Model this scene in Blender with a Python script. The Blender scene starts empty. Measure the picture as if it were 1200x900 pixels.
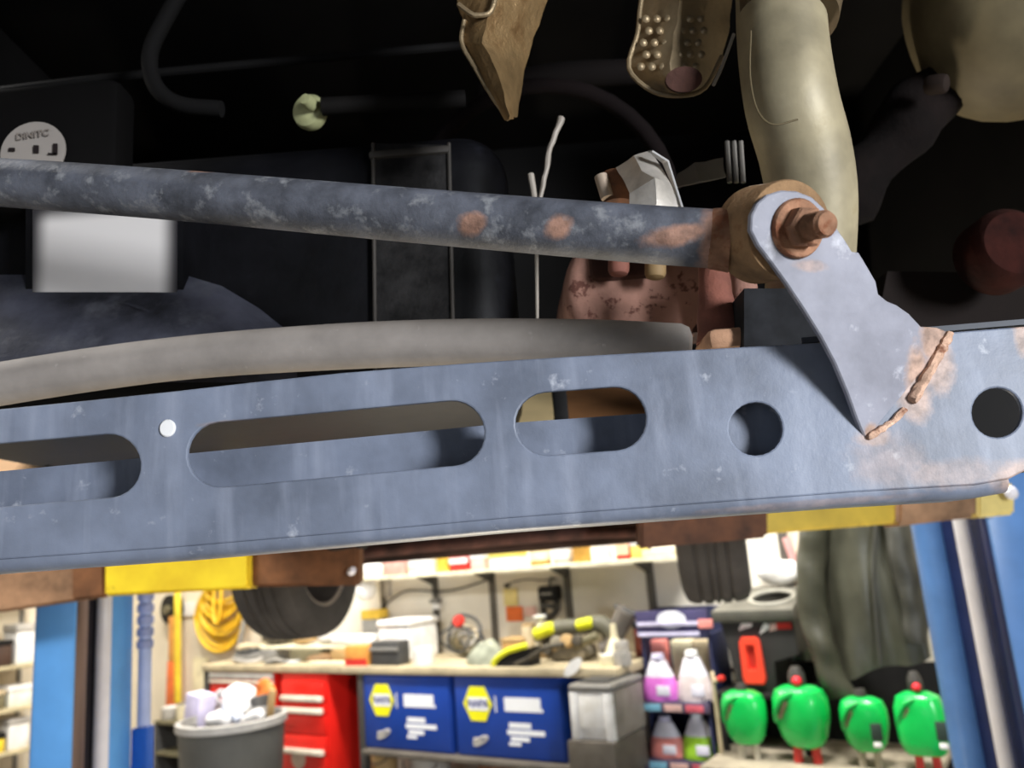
import bpy, bmesh, math, random
from mathutils import Vector, Matrix, noise as mnoise
random.seed(7)
R_ = math.radians
scn = bpy.context.scene
COL = scn.collection

# ------------------------------------------------------------------ camera
FPX = 950.0
CAM = Vector((0, 0, 1.60))
PITCH, ROLL = R_(12.0), R_(4.5)
_f = Vector((0, math.cos(PITCH), math.sin(PITCH)))
_r0 = Vector((1, 0, 0)); _u0 = Vector((0, -math.sin(PITCH), math.cos(PITCH)))
_r = _r0*math.cos(ROLL) - _u0*math.sin(ROLL)
_u = _u0*math.cos(ROLL) + _r0*math.sin(ROLL)
cd = bpy.data.cameras.new('camera'); cam = bpy.data.objects.new('camera', cd); COL.objects.link(cam)
cd.sensor_width = 36; cd.lens = FPX/1200*36; cd.clip_start = 0.02
cam.matrix_world = Matrix(((_r.x, _u.x, -_f.x, CAM.x), (_r.y, _u.y, -_f.y, CAM.y), (_r.z, _u.z, -_f.z, CAM.z), (0, 0, 0, 1)))
cd.dof.use_dof = True; cd.dof.focus_distance = 0.62; cd.dof.aperture_fstop = 6.5
scn.camera = cam

# ------------------------------------------------------------------ wall frame (the back wall runs 33 degrees oblique to the car)
WA = R_(33); WD = 4.61
EX = Vector((math.cos(WA), -math.sin(WA), 0)); EY = Vector((math.sin(WA), math.cos(WA), 0))
def wloc(x, y, z): return EX*x + EY*y + Vector((0, 0, z))

# ------------------------------------------------------------------ world, lights, exposure
w = bpy.data.worlds.new('world'); scn.world = w; w.use_nodes = True
w.node_tree.nodes['Background'].inputs[0].default_value = (0.75, 0.85, 1.0, 1)
w.node_tree.nodes['Background'].inputs[1].default_value = 0.35
def area(name, loc, target, sx, sy, power, col):
    l = bpy.data.lights.new(name, 'AREA'); l.shape = 'RECTANGLE'; l.size = sx; l.size_y = sy; l.energy = power; l.color = col
    o = bpy.data.objects.new(name, l); COL.objects.link(o); o.location = loc
    o.rotation_euler = (Vector(target)-Vector(loc)).to_track_quat('-Z', 'Y').to_euler()
    return o
area('bay_door_daylight', (1.75, -1.45, 1.82), (0.15, 0.6, 1.68), 0.5, 0.75, 112, (0.93, 0.96, 1.0))
area('bay_door_fill', (-2.2, -2.8, 1.3), (-0.1, 0.6, 1.7), 2.0, 1.6, 14, (0.80, 0.88, 1.0))
for k, x in enumerate((-5.3, -2.8, -0.5)):
    p = wloc(x, WD-1.5, 3.95)
    area('ceiling_tube_lamp', p, wloc(x, WD-0.55, 0.8), 1.4, 0.25, 140, (1.0, 0.96, 0.88))
area('ceiling_tube_lamp_left', (-2.4, 1.2, 3.9), (-2.0, 3.0, 0.8), 1.4, 0.3, 130, (1.0, 0.97, 0.92))
area('floor_work_light', (-0.1, 2.2, 0.25), (-0.15, 1.5, 1.85), 0.4, 0.2, 30, (1.0, 0.88, 0.70))  # added lamp out of view, brightens the undertray behind the beam slots
area('ceiling_tube_lamp_right', (0.95, 2.55, 3.8), (1.5, 2.7, 1.2), 0.9, 0.2, 95, (1.0, 0.97, 0.92))  # added lamp beside the car body, aimed to brighten the right ram
vs = scn.view_settings
vs.view_transform = 'Standard'; vs.look = 'None'; vs.exposure = 0.0; vs.gamma = 1.0; vs.use_curve_mapping = False

# ------------------------------------------------------------------ pixel rays
def ray(px, py):
    d = _f + _r*((px-600)/FPX) + _u*((450-py)/FPX)
    return d/d.y
def at(px, py, Y): return CAM + ray(px, py)*Y
def W(px, py, off):
    d = ray(px, py); return CAM + d*((WD-off)/d.dot(EY))
def Wl(px, py, off):                       # the same in wall coordinates
    p = W(px, py, off); return Vector((p.dot(EX), p.dot(EY), p.z))
def pxz(p):                                # pixel of a world point
    v = p-CAM; z = v.dot(_f); return 600+FPX*v.dot(_r)/z, 450-FPX*v.dot(_u)/z

# ------------------------------------------------------------------ materials
def lin(c):
    return tuple(((v/255)/12.92 if v/255 <= 0.04045 else ((v/255+0.055)/1.055)**2.4) for v in c)
_mats = {}
def M(name, c, rough=0.6, metal=0.0, var=0.12, scale=9.0, bump=0.0, c2=None, s2=30.0, t2=(0.60, 0.68), spots=None, rust=(150, 98, 70), emit=0, detail=4, stretch=None, bscale=None, spec=None, streak=None, coat=0):
    if name in _mats: return _mats[name]
    m = bpy.data.materials.new(name); m.use_nodes = True; _mats[name] = m
    n = m.node_tree.nodes; L = m.node_tree.links
    b = n['Principled BSDF']; b.inputs['Roughness'].default_value = rough; b.inputs['Metallic'].default_value = metal
    if spec is None: spec = 0.15 if max(c) < 50 and rough >= .5 else 0.4
    b.inputs['Specular IOR Level'].default_value = spec; b.inputs['Coat Weight'].default_value = coat
    tc = n.new('ShaderNodeTexCoord'); vec = tc.outputs['Object']
    if stretch:
        mp = n.new('ShaderNodeMapping'); mp.inputs['Scale'].default_value = stretch; L.new(vec, mp.inputs[0]); vec = mp.outputs[0]
    def nz(sc, det=detail, ro=0.6):
        t = n.new('ShaderNodeTexNoise'); t.inputs['Scale'].default_value = sc; t.inputs['Detail'].default_value = det; t.inputs['Roughness'].default_value = ro
        L.new(vec, t.inputs['Vector']); return t.outputs['Fac']
    def ramp(fac, a, bb, ca, cb):
        r = n.new('ShaderNodeValToRGB'); r.color_ramp.elements[0].position = a; r.color_ramp.elements[1].position = bb
        r.color_ramp.elements[0].color = (*ca, 1); r.color_ramp.elements[1].color = (*cb, 1); L.new(fac, r.inputs[0]); return r.outputs[0]
    l = lin(c); lo = tuple(max(0, v*(1-var*2)) for v in l); hi = tuple(min(1, v*(1+var*2)) for v in l)
    n1 = nz(scale); out = ramp(n1, 0.3, 0.7, lo, hi)
    def mix(fac, a, bb):
        x = n.new('ShaderNodeMix'); x.data_type = 'RGBA'; L.new(fac, x.inputs[0]); L.new(a, x.inputs[6])
        if isinstance(bb, tuple): x.inputs[7].default_value = (*bb, 1)
        else: L.new(bb, x.inputs[7])
        return x.outputs[2]
    if c2:
        f = ramp(nz(s2, 5, 0.65), t2[0], t2[1], (0, 0, 0), (1, 1, 1)); out = mix(f, out, lin(c2))
    if streak:
        mp2 = n.new('ShaderNodeMapping'); mp2.inputs['Scale'].default_value = (70, 70, 9); L.new(tc.outputs['Object'], mp2.inputs[0]); t_ = n.new('ShaderNodeTexNoise'); t_.inputs['Scale'].default_value = 1.0; t_.inputs['Detail'].default_value = 4; L.new(mp2.outputs[0], t_.inputs['Vector'])
        out = mix(ramp(t_.outputs['Fac'], .5, .8, (0, 0, 0), (.45, .45, .45)), out, lin(streak))
    if spots:
        geo = n.new('ShaderNodeNewGeometry'); acc = None
        nn = nz(55, 4, 0.7)
        for (p, sx, sy, k) in spots:           # rust patch: centre, half sizes (x, z), strength
            s = n.new('ShaderNodeVectorMath'); s.operation = 'SUBTRACT'; L.new(geo.outputs['Position'], s.inputs[0]); s.inputs[1].default_value = p
            d = n.new('ShaderNodeVectorMath'); d.operation = 'MULTIPLY'; L.new(s.outputs[0], d.inputs[0]); d.inputs[1].default_value = (1/sx, 1/max(sx, sy)*0.3, 1/sy)
            ln = n.new('ShaderNodeVectorMath'); ln.operation = 'LENGTH'; L.new(d.outputs[0], ln.inputs[0])
            ad = n.new('ShaderNodeMath'); ad.operation = 'ADD'; L.new(ln.outputs['Value'], ad.inputs[0]); L.new(nn, ad.inputs[1])
            mr = n.new('ShaderNodeMapRange'); L.new(ad.outputs[0], mr.inputs[0]); mr.inputs[1].default_value = 1.55; mr.inputs[2].default_value = 1.05
            mr.inputs[3].default_value = 0; mr.inputs[4].default_value = k
            if acc is None: acc = mr.outputs[0]
            else:
                mx = n.new('ShaderNodeMath'); mx.operation = 'MAXIMUM'; L.new(acc, mx.inputs[0]); L.new(mr.outputs[0], mx.inputs[1]); acc = mx.outputs[0]
        rl = lin(rust); rc = ramp(nz(90, 4), 0.35, 0.65, tuple(v*0.6 for v in rl), tuple(min(1, v*1.35) for v in rl))
        out = mix(acc, out, rc)
    L.new(out, b.inputs['Base Color'])
    if bump:
        bp = n.new('ShaderNodeBump'); bp.inputs['Strength'].default_value = bump; bp.inputs['Distance'].default_value = 0.004
        L.new(nz(bscale or scale*5, 5, 0.7), bp.inputs['Height']); L.new(bp.outputs[0], b.inputs['Normal'])
    if emit:
        L.new(out, b.inputs['Emission Color']); b.inputs['Emission Strength'].default_value = emit
    return m

# ------------------------------------------------------------------ geometry
def new(): return bmesh.new()
def merge(dst, src, mat=None):
    me = bpy.data.meshes.new('t'); src.to_mesh(me); src.free()
    if mat: me.transform(mat)
    dst.from_mesh(me); bpy.data.meshes.remove(me); return dst
def box(bm, c, s, rot=None, bev=0.0, seg=2, taper=None):
    t = new(); bmesh.ops.create_cube(t, size=1)
    for v in t.verts:
        k = 1.0
        if taper and v.co.z > 0: v.co.x *= taper[0]; v.co.y *= taper[1]
        v.co = Vector((v.co.x*s[0], v.co.y*s[1], v.co.z*s[2]))
    if bev: bmesh.ops.bevel(t, geom=t.edges[:], offset=min(bev, 0.48*min(s)), segments=seg, profile=0.5, affect='EDGES')
    m = Matrix.Translation(c)
    if rot: m = m @ (rot if isinstance(rot, Matrix) else Matrix.Rotation(rot[0], 4, rot[1]))
    return merge(bm, t, m)
def lbox(bm, x0, x1, y0, y1, z0, z1, bev=0.0, seg=2, taper=None):
    return box(bm, Vector(((x0+x1)/2, (y0+y1)/2, (z0+z1)/2)), (x1-x0, y1-y0, z1-z0), None, bev, seg, taper)
def catmull(pts, n=6):
    P = [Vector(p) for p in pts]; P = [P[0]*2-P[1]]+P+[P[-1]*2-P[-2]]; out = []
    for i in range(1, len(P)-2):
        for k in range(n):
            t = k/n; a, b, c, d = P[i-1:i+3]
            out.append(0.5*((2*b)+(c-a)*t+(2*a-5*b+4*c-d)*t*t+(3*b-a-3*c+d)*t*t*t))
    out.append(P[-2]); return out
def lerps(vals, n):
    out = []
    for i in range(len(vals)-1):
        for k in range(n): out.append(vals[i]+(vals[i+1]-vals[i])*k/n)
    return out+[vals[-1]]
def tube(bm, pts, rad, seg=12, smooth=0, caps=True, flat=1.0, bulge=False, closed=False):
    if not isinstance(rad, (list, tuple)): rad = [rad]*len(pts)
    if smooth: rad = lerps(list(rad), smooth); pts = catmull(pts, smooth)
    pts = [Vector(p) for p in pts]
    if bulge:                                # rounded ends
        d0 = (pts[0]-pts[1]).normalized(); d1 = (pts[-1]-pts[-2]).normalized()
        pts = [pts[0]+d0*rad[0]*0.5, pts[0]+d0*rad[0]*0.35]+pts+[pts[-1]+d1*rad[-1]*0.35, pts[-1]+d1*rad[-1]*0.5]
        rad = [rad[0]*0.5, rad[0]*0.85]+list(rad)+[rad[-1]*0.85, rad[-1]*0.5]
    rings = []; up = None
    for i, p in enumerate(pts):
        if closed: t = (pts[(i+1) % len(pts)]-pts[i-1]).normalized()
        else: t = ((pts[min(i+1, len(pts)-1)]-pts[max(i-1, 0)])).normalized()
        if up is None:
            up = Vector((0, 0, 1)) if abs(t.z) < 0.9 else Vector((0, 1, 0))
        a = (up - t*up.dot(t)).normalized(); up = a; b = t.cross(a)
        rings.append([bm.verts.new(p+a*math.cos(2*math.pi*k/seg)*rad[i]+b*math.sin(2*math.pi*k/seg)*rad[i]*flat) for k in range(seg)])
    nr = len(rings)
    for i in range(nr if closed else nr-1):
        A, B = rings[i], rings[(i+1) % nr]
        for k in range(seg): bm.faces.new((A[k], A[(k+1) % seg], B[(k+1) % seg], B[k]))
    if caps and not closed: bm.faces.new(rings[0][::-1]); bm.faces.new(rings[-1])
    return bm
def lathe(bm, prof, mat=None, seg=24, sx=1, sy=1, cap=True):
    t = new(); rings = []
    for r, z in prof:
        rings.append([t.verts.new((r*sx*math.cos(2*math.pi*k/seg), r*sy*math.sin(2*math.pi*k/seg), z)) for k in range(seg)] if r > 1e-5 else [t.verts.new((0, 0, z))])
    for A, B in zip(rings, rings[1:]):
        for k in range(seg):
            k2 = (k+1) % seg
            if len(A) == 1 and len(B) == 1: continue
            if len(A) == 1: t.faces.new((A[0], B[k2], B[k]))
            elif len(B) == 1: t.faces.new((A[k], A[k2], B[0]))
            else: t.faces.new((A[k], A[k2], B[k2], B[k]))
    if cap and len(rings[0]) > 1: t.faces.new(rings[0][::-1])
    if cap and len(rings[-1]) > 1: t.faces.new(rings[-1])
    return merge(bm, t, mat)
def axis(p, d):                              # matrix: z axis along d at p
    return Matrix.Translation(p) @ Vector(d).to_track_quat('Z', 'Y').to_matrix().to_4x4()
def prism(bm, pts, vec):                     # polygon (world points) extruded along vec
    A = [bm.verts.new(Vector(p)) for p in pts]; B = [bm.verts.new(Vector(p)+Vector(vec)) for p in pts]
    n = len(pts); bm.faces.new(A[::-1]); bm.faces.new(B)
    for k in range(n): bm.faces.new((A[k], A[(k+1) % n], B[(k+1) % n], B[k]))
    bmesh.ops.recalc_face_normals(bm, faces=bm.faces[:]); return bm
def plate(bm, outlines, thick, mat, bev=0.0008):   # 2D outlines (first outer, rest holes) -> solid plate, x right, y up, z toward viewer
    cu = bpy.data.curves.new('p', 'CURVE'); cu.dimensions = '2D'; cu.fill_mode = 'BOTH'; cu.extrude = thick/2-bev; cu.bevel_depth = bev; cu.bevel_resolution = 1; cu.offset = -bev
    for pts in outlines:
        s = cu.splines.new('POLY'); s.points.add(len(pts)-1); s.use_cyclic_u = True
        for q, p in zip(s.points, pts): q.co = (p[0], p[1], 0, 1)
    o = bpy.data.objects.new('p', cu); me = bpy.data.meshes.new_from_object(o)
    me.transform(mat); bm.from_mesh(me); bpy.data.meshes.remove(me); bpy.data.objects.remove(o); bpy.data.curves.remove(cu); return bm
def text(bm, s, size, mat, depth=0.0006, bold=0.0):
    cu = bpy.data.curves.new('t', 'FONT'); cu.body = s; cu.size = size; cu.align_x = 'CENTER'; cu.align_y = 'CENTER'; cu.extrude = depth; cu.offset = bold; cu.resolution_u = 3
    o = bpy.data.objects.new('t', cu); me = bpy.data.meshes.new_from_object(o)
    me.transform(mat); bm.from_mesh(me); bpy.data.meshes.remove(me); bpy.data.objects.remove(o); bpy.data.curves.remove(cu); return bm
def jitter(bm, a, sc=8.0, seed=0.0):
    for v in bm.verts:
        q = v.co*sc+Vector((seed, seed*1.7, -seed)); v.co += Vector((mnoise.noise(q), mnoise.noise(q+Vector((9, 0, 0))), mnoise.noise(q+Vector((0, 9, 0)))))*a
    return bm
def subdiv(bm, n): bmesh.ops.subdivide_edges(bm, edges=bm.edges[:], cuts=n, use_grid_fill=True); return bm

# ------------------------------------------------------------------ objects
def mesh_of(name, bm, m, smooth=40):
    me = bpy.data.meshes.new(name); bmesh.ops.recalc_face_normals(bm, faces=bm.faces[:]); bm.to_mesh(me); bm.free()
    if smooth:
        me.polygons.foreach_set('use_smooth', [True]*len(me.polygons)); me.set_sharp_from_angle(angle=R_(smooth))
    me.materials.append(m); return me
def thing(name, label, cat, loc, rz=0.0, group=None):
    o = bpy.data.objects.new(name, None); COL.objects.link(o); o.empty_display_size = 0.05
    o.location = loc; o.rotation_euler = (0, 0, rz); o['label'] = label; o['category'] = cat
    if group: o['group'] = group
    return o
def part(parent, name, bm, m, label=None, kind=None, smooth=40):
    o = bpy.data.objects.new(name, mesh_of(name, bm, m, smooth)); COL.objects.link(o); o.parent = parent
    if label: o['label'] = label
    if kind: o['kind'] = kind
    return o
def single(name, label, cat, bm, m, loc, rz=0.0, group=None, kind=None, smooth=40):
    o = bpy.data.objects.new(name, mesh_of(name, bm, m, smooth)); COL.objects.link(o); o.location = loc; o.rotation_euler = (0, 0, rz)
    if label: o['label'] = label; o['category'] = cat
    if group: o['group'] = group
    if kind: o['kind'] = kind
    return o
def struct(name, bm, m): return single(name, None, None, bm, m, (0, 0, 0), kind='structure')
def instance(parent, name, src, loc):
    o = src.copy(); COL.objects.link(o); o.parent = parent; o.name = name; o.location = loc; return o
def dup(root, loc, rz, label=None, group=None):
    c = root.copy(); COL.objects.link(c); c.location = loc; c.rotation_euler = (0, 0, rz)
    if label: c['label'] = label
    if group: c['group'] = group
    for ch in list(root.children):
        d = ch.copy(); COL.objects.link(d); d.parent = c
        for g in list(ch.children):
            e = g.copy(); COL.objects.link(e); e.parent = d
    return c

# ================================================================== THE ROOM
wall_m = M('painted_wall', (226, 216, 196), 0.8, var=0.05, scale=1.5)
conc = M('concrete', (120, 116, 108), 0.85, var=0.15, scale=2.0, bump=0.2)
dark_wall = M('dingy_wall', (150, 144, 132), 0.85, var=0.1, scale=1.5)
XL, XR, YF, HT = -7.5, 3.6, -5.2, 4.2
WR = Matrix.Rotation(-WA, 4, 'Z')
def wb(x0, x1, y0, y1, z0, z1, bev=0.0):
    b = new(); lbox(b, x0, x1, y0, y1, z0, z1, bev); b.transform(WR); return b
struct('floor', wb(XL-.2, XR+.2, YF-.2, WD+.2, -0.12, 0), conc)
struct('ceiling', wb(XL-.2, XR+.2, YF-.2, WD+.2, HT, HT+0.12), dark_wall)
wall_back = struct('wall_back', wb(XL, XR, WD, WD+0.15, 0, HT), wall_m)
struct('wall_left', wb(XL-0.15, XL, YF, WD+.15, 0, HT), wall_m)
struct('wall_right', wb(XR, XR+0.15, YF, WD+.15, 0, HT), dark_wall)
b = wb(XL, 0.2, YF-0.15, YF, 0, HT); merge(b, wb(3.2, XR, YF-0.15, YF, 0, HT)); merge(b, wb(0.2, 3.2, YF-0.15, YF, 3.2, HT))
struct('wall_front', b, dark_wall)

# white wallboard panels and dark joint strips behind the bench
panel_m = M('white_wallboard', (228, 222, 210), 0.7, var=0.04, scale=3)
strip_m = M('dark_joint_strip', (92, 88, 82), 0.6, var=0.15)
jx = [Wl(x, y, 0).x for x, y in ((452, 710), (513, 705), (580, 705), (668, 700), (765, 690), (862, 680), (925, 680))]
zb0, zb1 = 0.9, 2.3
xs = [jx[0]-0.9]+jx
for k in range(len(xs)-1):
    b = new(); lbox(b, xs[k]+0.022, xs[k+1]-0.022, WD-0.014, WD-0.0005, zb0, zb1, 0.003, 1); b.transform(WR)
    part(wall_back, 'wall_panel', b, panel_m)
for x in jx:
    b = new(); lbox(b, x-0.024, x+0.024, WD-0.03, WD-0.0005, zb0, zb1, 0.004, 1); b.transform(WR)
    part(wall_back, 'joint_strip', b, strip_m)

# ================================================================== THE CAR
car = thing('car', 'car raised on the two-post lift, seen from below behind its rear axle beam', 'car', (0, 2.0, 1.30))
def cpart(name, bm, m, parent=None, label=None, kind=None, smooth=40):
    bm.transform(Matrix.Translation((0, -2.0, -1.30)))
    return part(parent or car, name, bm, m, label, kind, smooth)

rustc = (168, 112, 82)
def sp(px, py, Y, wx, wz, k=1.0): return (at(px, py, Y), wx*Y/FPX, wz*Y/FPX, k)
BY = 0.55
beam_spots = [sp(1092, 420, BY, 26, 48), sp(1070, 460, BY, 24, 40), sp(1022, 512, BY, 26, 16, .85), sp(1120, 555, BY, 75, 20, .5), sp(1195, 395, BY, 12, 30),
              sp(1190, 560, BY, 40, 22, .9), sp(270, 496, BY, 40, 4, .5), sp(950, 590, BY, 140, 5, .4), sp(1040, 540, BY, 50, 40, .38), sp(250, 618, BY, 12, 60, .0)]
beam_m = M('beam_paint', (110, 118, 135), 0.48, 0.0, var=0.16, scale=14, bump=0.12, c2=(168, 172, 182), s2=42, t2=(0.62, 0.74), streak=(158, 165, 182), spots=beam_spots, rust=(162, 140, 130))
rod_spots = [sp(245, 208, .6, 24, 7), sp(553, 259, .533, 22, 15), sp(655, 268, .53, 21, 16), sp(795, 276, .513, 50, 14), sp(838, 280, .51, 22, 50, .9)]
rod_m = M('rod_paint', (84, 87, 96), 0.6, 0.0, var=0.25, scale=35, bump=0.25, c2=(132, 134, 138), s2=55, t2=(0.56, 0.70), spots=rod_spots, rust=(146, 112, 96))
rust_m = M('rust', (142, 104, 80), 0.9, 0.0, var=0.25, scale=40, bump=0.5, c2=(120, 74, 50), s2=60, t2=(0.5, 0.62))
rustpit_m = M('pitted_rust', (146, 108, 94), 0.85, 0.0, var=0.1, scale=25, bump=0.3, c2=(92, 56, 46), s2=70, t2=(0.56, 0.62))
rustdark_m = M('dark_rust', (66, 40, 32), 0.9, 0.0, var=0.3, scale=20, bump=0.5)
tan_rust = M('ochre_rust', (138, 108, 76), 0.85, 0.0, var=0.2, scale=40, bump=0.4, c2=(110, 74, 46), s2=40, t2=(0.58, 0.7))
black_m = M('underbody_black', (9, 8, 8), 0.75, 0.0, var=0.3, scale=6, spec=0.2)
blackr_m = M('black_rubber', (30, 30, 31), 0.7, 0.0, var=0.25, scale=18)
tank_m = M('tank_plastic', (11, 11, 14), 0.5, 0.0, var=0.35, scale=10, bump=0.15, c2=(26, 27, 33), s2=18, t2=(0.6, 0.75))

def z_at(x, Y, px_, py_):  return at(px_, py_, Y).z

# --- underbody pan with ribs
b = new(); lbox(b, -0.86, 0.86, -0.35, 1.75, 2.52, 2.55, 0.01); lbox(b, -0.86, 0.86, 1.72, 3.72, 2.02, 2.05, 0.01); lbox(b, -0.86, 0.86, 1.72, 1.75, 2.03, 2.55, 0.01)
lbox(b, -0.86, -0.80, 1.05, 3.72, 1.86, 2.54, 0.01); lbox(b, 0.80, 0.86, 1.05, 3.72, 1.86, 2.54, 0.01)
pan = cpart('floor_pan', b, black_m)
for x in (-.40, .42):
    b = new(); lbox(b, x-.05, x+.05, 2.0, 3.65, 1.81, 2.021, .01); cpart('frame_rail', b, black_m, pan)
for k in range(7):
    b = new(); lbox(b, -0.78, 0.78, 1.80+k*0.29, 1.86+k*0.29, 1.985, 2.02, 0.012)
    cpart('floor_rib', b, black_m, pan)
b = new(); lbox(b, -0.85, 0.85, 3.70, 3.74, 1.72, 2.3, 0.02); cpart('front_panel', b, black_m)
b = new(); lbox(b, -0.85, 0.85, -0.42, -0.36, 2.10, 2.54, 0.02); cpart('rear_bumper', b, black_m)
b = new(); lbox(b, -0.87, 0.87, -0.38, 3.72, 2.551, 2.75, 0.05, 3); lbox(b, -0.72, 0.72, 0.1, 2.7, 2.75, 3.2, 0.2, 3); cpart('body_shell', b, M('car_paint', (60, 64, 70), 0.35, 0.2))

# --- tan undertray panels seen through the slots of the beam
tray_m = M('tan_undertray', (226, 182, 138), 0.8, 0.0, var=0.15, scale=3)
tray_g = M('olive_undertray', (214, 190, 140), 0.8, 0.0, var=0.15, scale=3)
def tray(px0, px1, name, m, Y0, Y1, py0=548, py1=440):
    b = new(); A = at(px0, py0, Y0); B = at(px1, py0, Y0); z0 = min(A.z, B.z)
    pts = [Vector((A.x, Y0, A.z)), Vector((B.x, Y0, B.z)), at(px1, 432, Y1), at(px0, 432, Y1)]
    prism(b, pts, (0, 0, 0.012)); return cpart(name, b, m)
tray(-200, 262, 'undertray_panel', tray_m, 1.30, 1.9, 566)
tray(268, 446, 'undertray_panel', tray_m, 1.28, 1.9)
tray(450, 650, 'undertray_panel', tray_g, 1.30, 1.9, 540)
tray(662, 860, 'undertray_panel', M('ochre_undertray', (142, 98, 60), 0.8, var=0.2, scale=4), 1.28, 1.9, 532)
b = new(); box(b, at(310, 505, 1.22), (0.10, 0.03, 0.018), None, 0.004); cpart('undertray_clip', b, blackr_m)
b = new(); box(b, at(440, 508, 1.22), (0.06, 0.03, 0.015), None, 0.004); cpart('undertray_clip', b, blackr_m)
b = new(); tube(b, [at(-20, 512, 1.2), at(20, 525, 1.2), at(60, 545, 1.2)], 0.006, 8, 4); cpart('brake_line', b, blackr_m)
b = new(); box(b, at(657, 480, 1.15), (0.02, 0.03, 0.1), None, 0.003); cpart('undertray_clip', b, blackr_m)

# --- rear axle beam: slotted front web, rounded bottom, rear flange
def P2(px, py, Y=BY): p = at(px, py, Y); return (p.x, p.z)
top = [(-170, 500), (0, 480), (100, 470), (200, 459.5), (300, 448), (400, 437.5), (500, 429.5), (600, 422.5), (700, 416.5), (800, 411), (900, 405.5), (1000, 399.5), (1100, 391), (1200, 383), (1236, 381)]
bot = [(1240, 470), (1232, 520), (1212, 546), (1180, 562), (1140, 569), (1000, 577), (800, 592), (600, 607), (400, 625), (200, 642), (0, 656), (-170, 670)]
outer = [P2(*p) for p in top+bot]
def slot(c0, c1, r, n=12):
    a = math.atan2(c1[1]-c0[1], c1[0]-c0[0]); pts = []
    for k in range(n+1): t = a-math.pi/2+math.pi*k/n; pts.append((c1[0]+r*math.cos(t), c1[1]+r*math.sin(t)))
    for k in range(n+1): t = a+math.pi/2+math.pi*k/n; pts.append((c0[0]+r*math.cos(t), c0[1]+r*math.sin(t)))
    return [P2(*p) for p in pts]
holes = [slot((-110, 567), (129, 546), 37), slot((259, 533), (530, 508), 38), slot((641, 497), (720, 491), 37),
         slot((884.5, 503), (885, 503), 31), slot((1166.5, 484), (1167, 484), 29)]
XZ = Matrix(((1, 0, 0, 0), (0, 0, -1, BY), (0, 1, 0, 0), (0, 0, 0, 1)))     # x right, y up -> z, z toward -Y
b = new(); plate(b, [outer]+holes, 0.004, XZ, 0.0013)
beam = cpart('axle_beam', b, beam_m)
# rolled lower edge and rear flange, one swept section
b = new(); secs = []
for (px, py) in bot[::-1][:-4] + [(1180, 562)]:
    q = at(px, py, BY); rr = 0.0085; s = [(-0.002, 0)]
    for k in range(1, 7): t = math.pi/2*k/6; s.append((-0.002+rr*(1-math.cos(t)), -rr*math.sin(t)))
    s.append((0.040, -rr))
    for k in range(1, 7): t = math.pi/2*k/6; s.append((0.040+rr*math.sin(t), -rr*math.cos(t)))
    ft = at(px, (552-.093*px if px < 590 else 496-.072*(px-600)), BY+.047).z-q.z
    if px > 800: ft = 0.05
    s.append((0.0485, ft)); s.append((0.0450, ft)); s.append((0.0450, 0.002)); s.append((0.040, -rr+0.0036)); s.append((0.006, -rr+0.0036)); s.append((0.002, 0))
    secs.append([b.verts.new((q.x, BY+dy, q.z+dz)) for dy, dz in s])
for A, B in zip(secs, secs[1:]):
    n = len(A)
    for k in range(n): b.faces.new((A[k], A[(k+1) % n], B[(k+1) % n], B[k]))
b.faces.new(secs[0]); b.faces.new(secs[-1][::-1])
cpart('rear_flange', b, beam_m, beam)
# inner gusset closes the channel to the right of the slots
b = new(); prism(b, [at(772, 420, .556), at(772, 590, .556), at(772, 575, .598), at(772, 430, .598)], (0.003, 0, 0)); cpart('inner_gusset', b, beam_m, beam)
for gx, gy in ((176, 540), (578, 503)):  # added ribs, put in to shade the right ends of the slots
    b = new(); p0 = at(gx, gy, BY); prism(b, [(p0.x, .556, at(gx, gy+100, BY).z), (p0.x, .596, at(gx, gy+100, BY).z), (p0.x, .596, p0.z-.002), (p0.x, .556, p0.z+.012)], (0.003, 0, 0)); cpart('inner_gusset', b, beam_m, beam)
b = new(); prism(b, [at(838, 440, .573), at(960, 430, .573), at(960, 560, .573), at(838, 565, .573)], (0, 0.003, 0)); cpart('backing_plate', b, beam_m, beam)  # added plate, set close so light through the round hole lands on it
b = new(); prism(b, [at(775, 420, .60), at(1000, 402, .60), at(1000, 572, .60), at(760, 585, .60)], (0, 0.003, 0)); cpart('inner_plate', b, beam_m, beam)
b = new(); prism(b, [at(940, 402, .553), at(1240, 377, .553), at(1240, 380, .61), at(940, 405, .61)], (0, 0, 0.004)); cpart('top_flange', b, M('dark_blue_metal', (60, 64, 72), 0.6), beam)
# white disc standing in for light through a small hole
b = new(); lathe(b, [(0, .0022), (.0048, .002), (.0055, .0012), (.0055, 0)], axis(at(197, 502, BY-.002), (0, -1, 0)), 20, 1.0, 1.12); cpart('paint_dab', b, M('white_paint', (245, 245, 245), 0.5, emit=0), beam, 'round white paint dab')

# --- bracket welded on the beam
def brY(px, py): d = ((px-1115)*-120+(py-390)*-100)/156.2; return BY-0.0025-0.056*max(d, -10)/210
bo = [(1014, 514), (1004, 490), (994, 462), (979, 426), (962, 394), (942, 362), (922, 332), (903, 306), (889, 288), (880, 270), (881, 252), (888, 238), (900, 228), (916, 223), (934, 224), (952, 231), (966, 244),
      (980, 266), (992, 283), (999, 295), (1007, 296), (1016, 311), (1027, 330), (1030, 345), (1040, 353), (1052, 358), (1066, 368), (1080, 383), (1098, 384), (1114, 390), (1100, 420), (1084, 447), (1068, 472), (1046, 495)]
pts = [at(px, py, brY(px, py)) for px, py in bo]
nrm = Vector((0, 0, 0))
for i in range(len(pts)): nrm += pts[i].cross(pts[(i+1) % len(pts)])
nrm.normalize()
if nrm.y > 0: nrm = -nrm
b = new(); prism(b, pts, -nrm*0.005)
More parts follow.
